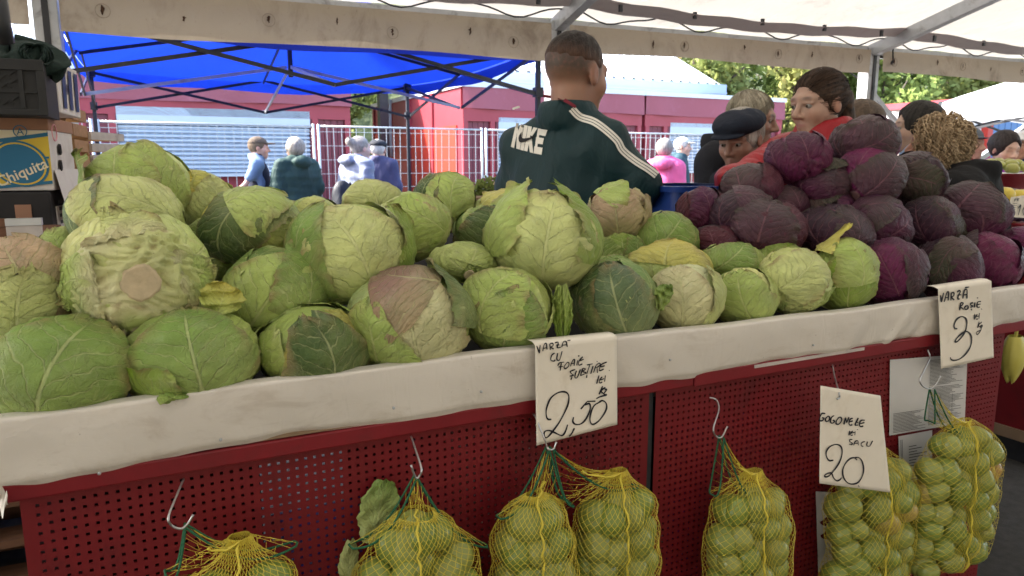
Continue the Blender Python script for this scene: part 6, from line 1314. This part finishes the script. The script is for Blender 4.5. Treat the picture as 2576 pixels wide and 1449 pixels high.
    # hair
    hm = hair_mat('hair', *haircol); f3, f4 = sines(rngp, 6, 40), sines(rngp, 6, 90)
    def hairf(q):
        if hair == 'fade':
            d = sd_ell(q, (0, -.014, .0335), (.0765, .0965, .0895)); d = smax(d, -(q[:, 2] - .012 + .20 * q[:, 1]), .03); d = smax(d, q[:, 1] - .068 + .3 * (q[:, 2] - .09), .012); return d + .0016 * f4(q)
        if hair in ('short', 'grey', 'cap'):
            d = sd_ell(q, (0, -.017, .030), (.083, .102, .095)); ax = np.abs(q[:, 0])
            d = smax(d, -sd_ell(q, (0, .115, -.03), (.088, .085, .105)), .02); d = smax(d, -(q[:, 2] + .062 - .35 * (q[:, 1] + .05)), .02)
            d = smax(d, -sd_ell(np.stack([ax, q[:, 1], q[:, 2]], 1), (.085, -.006, -.03), (.03, .025, .045)), .01); return d + .0028 * f3(q * [1, 1, .4]) + .0015 * f4(q)
        if hair in ('bob', 'bun', 'pony'):
            d = sd_ell(q, (0, -.018, .030), (.0795, .1005, .0895) if hair != 'bob' else (.095, .112, .103)); ax = np.abs(q[:, 0])
            d = smax(d, -sd_ell(q, (0, .122, -.012), (.074, .080, .104)), .014); d = smax(d, -(q[:, 2] + (.07 if hair == 'bob' else .058) - .45 * (q[:, 1] + .04)), .02)
            d = smax(d, -sd_ell(np.stack([ax, q[:, 1], q[:, 2]], 1), (.085, .002, -.022), (.022, .016, .032)), .008)
            if hair == 'bun': d = smin(d, sd_ell(q, (0, -.125, .06), (.045, .04, .042)), .015)
            if hair == 'pony': d = smin(d, U([sd_ell(q, (0, -.118, .012), (.03, .028, .03)), sd_cone(q, (0, -.128, .0), (.0, -.135, -.085), .032, .034), sd_cone(q, (0, -.135, -.085), (0, -.115, -.15), .034, .014)], .02), .012)
            return d + .0022 * f3(q * [1, .5, 1]) + .0012 * f4(q)
        d = sd_ell(q, (0, -.02, .014), (.103, .112, .108)); d = smin(d, sd_ell(q, (0, -.03, -.06), (.105, .10, .085)), .04); d = smax(d, -sd_ell(q, (0, .14, -.03), (.088, .112, .14)), .02)
        return d + .006 * f3(q * .6) + .003 * f4(q * .7)
    sh_ = .011 if far else .0052
    V, F = surfnet(hairf, np.arange(-.16, .161, sh_), np.arange(-.19, .13, sh_), np.arange(-.20 if hair in ('curly', 'pony') else -.12, .16, sh_)); kd = nrm((0, -1, .12)) if hair == 'pony' else nrm((.1, -.35, .94)); k1 = nrm(np.cross(kd, [.2, .1, .9] if hair == 'pony' else [0, 1, .3])); k2 = np.cross(kd, k1); vq = V - np.array([0, -.017, .03])
    azh = np.arctan2(vq @ k1, vq @ k2); nn = np.linalg.norm(vq, axis=1)[:, None]
    stk = .5 + .28 * np.sin(azh * 23 + 2 * np.sin(azh * 5)) + .22 * np.sin(azh * 51 + 3 * np.sin(azh * 7 + 1)) + .15 * np.sin(azh * 97)
    if hair == 'fade': stk = np.clip((.085 - V[:, 2] - .12 * V[:, 1]) / .065, 0, 1) ** 1.6 + .06 * (stk - .5)
    if hair not in ('curly', 'fade'): V = V + vq / nn * (.0022 * (stk - .5))[:, None]
    ho = mesh_np('hair', frhead(V) * sc, F, hm, root, cols=np.repeat(np.clip(stk, 0, 1)[:, None], 3, 1))
    if not far and hair in ('grey', 'short', 'pony', 'bob'):     # combed strands lying on the hair volume
        mb = MB(); rc = np.random.default_rng(7); crn = nrm((0, -1, .12)) if hair == 'pony' else nrm((.15, -.45, .9)); C0 = np.array([0, -.017, .03]); er = np.array([.0835, .1035, .0945])
        t1 = nrm(np.cross(crn, [.2, .1, .9])); t2 = np.cross(crn, t1)
        for k in range(520):
            az = rc.uniform(0, 6.283); tan = math.cos(az) * t1 + math.sin(az) * t2; pts = []; lf = rc.uniform(.985, 1.03); sw_ = rc.uniform(-.25, .25); st0 = rc.uniform(.02, .5)
            for j in range(15):
                a = st0 + j * .155; dv = math.cos(a) * crn + math.sin(a) * (tan + sw_ * math.sin(a) * np.cross(crn, tan)); q_ = C0 + nrm(dv) * er * lf
                if hairf(q_[None])[0] > .007: break
                pts.append(frhead(q_) * sc)
            if len(pts) > 3: mb.tube(pts, [.0013 * (1 - .6 * i / len(pts)) for i in range(len(pts))], 3, cap=False)
        streak_cols(stuff(mb.build('strands', hm, ho, smooth=True)), 24, rc)
    if hair == 'curly':
        mb = MB(); V0 = V; rc = np.random.default_rng(5); c0 = np.array([0, -.025, -.01])
        for k in range(1100):
            p = V0[rc.integers(len(V0))]
            if p[1] > .045: continue
            n_ = (p - c0); n_ = n_ / np.linalg.norm(n_); pts = []; rad = rc.uniform(.004, .008); ln = rc.uniform(.035, .07); ph_ = rc.uniform(0, 6.28); tl = 3.2 * rc.uniform(.7, 1.4)
            dn = np.array([0, 0, -1.]) - n_ * (-n_[2]); dn = dn / (np.linalg.norm(dn) + 1e-6); sd_ = np.cross(n_, dn)
            for j in range(11):
                t_ = j / 10; pts.append(frhead(p + n_ * (.004 + .012 * math.sin(math.pi * t_)) + dn * ln * t_ + (n_ * math.cos(ph_ + tl * 2 * t_ * 2) + sd_ * math.sin(ph_ + tl * 2 * t_ * 2)) * rad) * sc)
            mb.tube(pts, [.0026 - .0012 * j / 10 for j in range(11)], 4, cap=False)
        cu_ = streak_cols(mb.build('curls', hm, ho, smooth=True), 44, rc); cu_['kind'] = 'stuff'
    if hair == 'bun': 
        for s_ in (-1, 1):
            MB().tube([frhead((s_ * .012 + .012 * math.cos(a), -.148 + .01 * abs(math.sin(a)), .055 + .05 * math.sin(a))) * sc for a in [k * math.pi / 6 for k in range(7)]], .009, 6).build('hair_clip', M['shoe'], ho, smooth=True)
    if cap:
        kind, cm = cap
        def capf(q):
            if kind == 'flat':
                d = sd_ell(q, (0, -.005, .066), (.098, .125, .058)); d = smin(d, sd_ell(q, (0, .045, .072), (.075, .075, .038)), .02); d = smax(d, -(q[:, 2] - .040 + .10 * q[:, 1]), .01)
                d = smin(d, smax(sd_ell(q, (0, .095, .040), (.068, .050, .012)), -(q[:, 1] - .05), .01), .008)
            elif kind == 'ball':
                d = sd_ell(q, (0, -.015, .045), (.086, .106, .086)); d = smax(d, -(q[:, 2] - .048), .008)
                d = smin(d, smax(sd_ell(q, (0, .10, .050), (.062, .085, .010)), -(q[:, 1] - .03), .01), .006)
            else:
                d = sd_ell(q, (0, -.012, .065), (.083, .10, .07)); d = smax(d, -(q[:, 2] - .052), .008); d = smin(d, sd_ell(q, (0, -.01, .050), (.135, .15, .009)), .012)
            return d + .0015 * f3(q * .5)
        V, F = surfnet(capf, np.arange(-.16, .161, sh_), np.arange(-.18, .2, sh_), np.arange(.0, .16, sh_ * .8)); mesh_np('cap', frhead(V) * sc, F, cm, root)
    root['_'] = 0; del root['_']
    return root, jo, sc, frhead
J = cloth_mat
vend, vj, vsc, vfr = person('stocky man in a dark green track jacket with white sleeve stripes, back turned', (1450, 190), 2.42, 180 - 31, J('green_track_jacket', (.006, .029, .034), .6), 'fade', ((.009, .006, .004), (.11, .058, .040)), (.30, .16, .105), hs=1.14, head_turn=10, head_tilt=4, wide=1.05, puff=.010, nk=.03, shz=1.40, offx=.035,
    arms=dict(re_px=((1612, 462), 2.36), rw_px=((1590, 560), 2.62), le=(-.27, .05, 1.15), lw=(-.16, .30, 1.08)), collar=.022, fade=(.055, .032, .022))
dg = bpy.context.evaluated_depsgraph_get(); dg.update()
mw = Matrix.LocRotScale(vend.location, vend.rotation_euler, None); me = vj.data
bv = BVHTree.FromPolygons([mw @ v.co for v in me.vertices], [tuple(p.vertices) for p in me.polygons]); inv = mw.inverted()
def onjack(x, y, off=.003):
    d = Vector(ray(x, y)).normalized(); h = bv.ray_cast(Vector(CAM), d)
    if h[0] is None: return inv @ Vector(atD(x, y, 2.45))
    n_ = h[1] if h[1].dot(d) < 0 else -h[1]
    return inv @ (h[0] + (n_ * .45 - d * .55) * off)
ZV = lambda x, y, off=.003: onjack(1245.3 + .3256 * x, 62.9 + .3256 * y, off)
M['logo_white'] = pm('white_felt_print', (.72, .69, .62), .8, .06, 60); M['logo_black'] = pm('black_print', (.01, .01, .012), .6)
# zoomed logo coordinates -> photo pixels
ZL = lambda x, y, off=.003: onjack(2030 / 1.59 + x * .0738, 470 / 1.59 + y * .0738, off)
def decal(quads, off, name, mat, n=7):
    mb = MB()
    for q in quads:
        q = [np.array(v, float) for v in q]
        mb.grid(lambda u, v: ZL(*((q[0] * (1 - u) + q[1] * u) * (1 - v) + (q[3] * (1 - u) + q[2] * u) * v), off), 4, n)
    mb.build(name, mat, vj)
decal([[(300, 185), (390, 195), (232, 1045), (120, 1000)], [(340, 300), (385, 480), (425, 1095), (305, 1060)], [(452, 222), (562, 258), (425, 1095), (315, 640)]], .003, 'jacket_lettering', M['logo_white'])
decal([[(578, 265), (700, 290), (555, 1138), (438, 1098)]], .003, 'jacket_lettering', M['logo_white'])
decal([[(715, 295), (840, 320), (685, 1165), (570, 1130)], [(895, 335), (1035, 358), (850, 640), (760, 600)], [(700, 640), (830, 690), (885, 1220), (768, 1185)]], .003, 'jacket_lettering', M['logo_white'])
decal([[(1060, 368), (1130, 380), (985, 1240), (900, 1220)], [(1055, 372), (1372, 420), (1298, 640), (1015, 580)], [(985, 670), (1250, 712), (1205, 922), (960, 880)], [(925, 985), (1205, 1035), (1170, 1275), (900, 1222)]], .0034, 'jacket_lettering', M['logo_white'])
sw = catmull([(500, 500), (410, 640), (395, 760), (450, 855), (620, 830), (850, 725), (1030, 600)], 5) + catmull([(1030, 600), (850, 668), (640, 715), (530, 710), (495, 650), (500, 500)], 5)
MB().add([ZL(x, y, .0068) for x, y in sw], [tuple(range(len(sw)))]).build('swoosh_print', M['logo_black'], vj)
cen = [(588, 648), (655, 712), (760, 750), (850, 812), (940, 895), (985, 972), (1085, 1055), (1180, 1115), (1246, 1165)]
P_ = catmull(cen, 6)
for o_ in (-18, 3, 24):
    off_ = []
    for i in range(len(P_)):
        tg = P_[min(i + 1, len(P_) - 1)] - P_[max(i - 1, 0)]; tg = tg / np.linalg.norm(tg); off_.append(tuple(P_[i] + np.array([tg[1], -tg[0]]) * o_))
    strokes_to_mesh([off_], ZV, vj, 'sleeve_stripe', 16, M['logo_white'], press=False)
strokes_to_mesh([[(135, 650), (160, 640), (190, 632)]], ZV, vj, 'sleeve_stripe', 16, M['logo_white'], press=False)
strokes_to_mesh([[(372, 548), (430, 556), (500, 575), (560, 602), (620, 640)]], lambda x, y: ZV(x, y, .014), vj, 'lanyard', 22, M['lanyard'] if 'lanyard' in M else M.setdefault('lanyard', pm('dark_red_lanyard', (.16, .012, .025), .7)), press=False)
person('woman with tied back brown hair in a red quilted jacket, speaking', (2058, 262), 2.58, -38, J('red_quilted_jacket', (.32, .012, .018), .45), 'pony', ((.010, .006, .004), (.085, .048, .030)), (.38, .24, .175), fem=True, puff=.02, quilt=1, wide=.95, head_turn=4, head_tilt=8,
    arms=dict(re_px=((1846, 464), 2.46), rw_px=((1850, 560), 2.40), le=(-.24, .02, 1.12), lw=(-.15, .2, 1.0), gaze=.003), collar=.028)
person('old man in a dark flat cap and navy jacket looking down', (1862, 352), 2.95, -28, J('navy_jacket', (.018, .022, .035), .8), 'grey', ((.35, .32, .28), (.6, .56, .5)), (.34, .20, .14), cap=('flat', J('dark_denim_cap', (.014, .019, .032), .9)), head_tilt=16, puff=.01, lean=.10, stubble=.3, collar=.02)
person('grey haired man in a black coat, in profile behind the flat cap', (1893, 300), 3.25, 82, J('black_coat', (.012, .013, .018), .85), 'grey', ((.22, .19, .14), (.42, .38, .29)), (.32, .18, .125), head_tilt=10, puff=.015, lean=.09, wide=1.08, collar=.02)
person('woman with big curly blond hair in a black coat, turned away', (2352, 362), 2.62, -102, J('black_wool_coat', (.008, .008, .009), .9), 'curly', ((.17, .11, .055), (.58, .44, .28)), (.46, .25, .17), fem=True, puff=.035, collar=.018, wide=1.12, hs=.80, lean=.10)
person('brown haired shopper mostly hidden behind the crowning red cabbage', (2168, 330), 3.05, 160, J('grey_coat', (.06, .06, .07)), 'bob', ((.05, .035, .025), (.13, .09, .06)), far=True, fem=True)
person('dark haired shopper in a pale blue shirt behind the curly haired woman', (2304, 322), 3.6, -75, J('pale_blue_shirt', (.30, .40, .58)), 'bob', ((.008, .007, .006), (.03, .026, .022)), (.42, .28, .21), fem=True)
person('shopper in a white cap near the tent brace', (2238, 318), 6.8, -70, J('white_jacket', (.65, .6, .58)), 'grey', ((.4, .38, .36), (.6, .58, .55)), (.6, .4, .32), far=True, cap=('ball', J('white_cap', (.75, .74, .72))))
person('man in a grey brimmed hat by the steel bowl', (2440, 365), 5.6, 60, J('red_check_shirt', (.35, .06, .06)), 'grey', ((.3, .3, .3), (.5, .5, .5)), (.55, .34, .25), far=True, cap=('brim', J('grey_felt_hat', (.12, .14, .17))))
person('dark haired woman in a purple jacket past the apples', (2528, 375), 5.2, 40, J('purple_jacket', (.26, .035, .34)), 'bob', ((.015, .012, .012), (.05, .04, .04)), (.62, .42, .33), far=True, fem=True, head_tilt=14, arms=dict(re=(.25, .12, 1.2), rw=(.08, .16, 1.45)))
person('man in a white cap and navy jacket at the far stalls', (2572, 368), 6.0, -20, J('navy_anorak', (.03, .05, .12)), 'short', far=True, cap=('ball', J('white_ball_cap', (.7, .7, .68))))
person('man in a brown ball cap and navy vest walking past the shutter', (652, 373), 8.9, 88, J('light_blue_shirt', (.17, .25, .38)), 'short', skin=(.55, .33, .25), far=True, cap=('ball', J('brown_cap', (.12, .085, .06))), vest=J('navy_vest', (.014, .018, .04)), arms=dict(re=(.26, -.16, 1.16), rw=(.27, -.40, 1.0)), short_sleeve=True, wide=1.15, hs=1.1)
person('grey haired woman in a dark green hooded coat, back turned', (742, 377), 8.9, -155, J('green_padded_coat', (.025, .058, .05), .7), 'bob', ((.20, .17, .14), (.42, .37, .31)), (.5, .31, .23), far=True, fem=True, hood=True, puff=.06, quilt=1, wide=1.25, hs=1.2)
person('woman with clipped up grey hair in a lilac jacket walking to the right', (908, 374), 8.8, 125, J('lilac_jacket', (.22, .25, .34), .7), 'bun', ((.22, .19, .17), (.38, .34, .30)), (.6, .42, .36), far=True, fem=True, hood=True, puff=.045, quilt=1, lean=.05, wide=1.2, hs=1.25)
person('man in a dark cap and indigo coat beside the lilac jacket', (952, 379), 9.4, 165, J('indigo_coat', (.06, .06, .13), .7), 'grey', ((.4, .38, .36), (.55, .53, .5)), (.55, .33, .25), far=True, cap=('flat', J('black_cap', (.02, .022, .028))), puff=.03, wide=1.15, hs=1.15)
person('grey haired woman in a bright pink coat beyond the tub', (1672, 378), 8.0, 170, J('pink_coat', (.75, .13, .32), .7), 'bob', ((.18, .17, .16), (.34, .32, .3)), (.6, .42, .36), far=True, fem=True, hood=True, puff=.03)
person('man in a pale cap and dark teal coat past the pink coat', (1718, 370), 9.5, 85, J('teal_coat', (.03, .07, .09)), 'grey', ((.4, .38, .36), (.6, .58, .55)), (.58, .36, .28), far=True, cap=('ball', J('pale_cap', (.55, .55, .52))))
# black rucksack of the lilac woman
bp = atD(862, 500, 8.6); t = thing('backpack', 'black backpack carried low by the woman in lilac', 'backpack', bp)
V, F = surfnet(lambda p: U([sd_ell(p, (0, 0, 0), (.13, .10, .22)), sd_ell(p, (0, -.05, -.06), (.10, .08, .12))], .04), np.arange(-.2, .21, .02), np.arange(-.2, .21, .02), np.arange(-.3, .31, .02)); mesh_np('pack', V, F, J('black_nylon', (.02, .022, .028), .5), t)
MB().tube([(.10, .05, .16), (.18, .10, .24), (.26, .12, .22), (.30, .1, .05)], .018, 6).build('strap', M['black_cloth'], t, smooth=True)
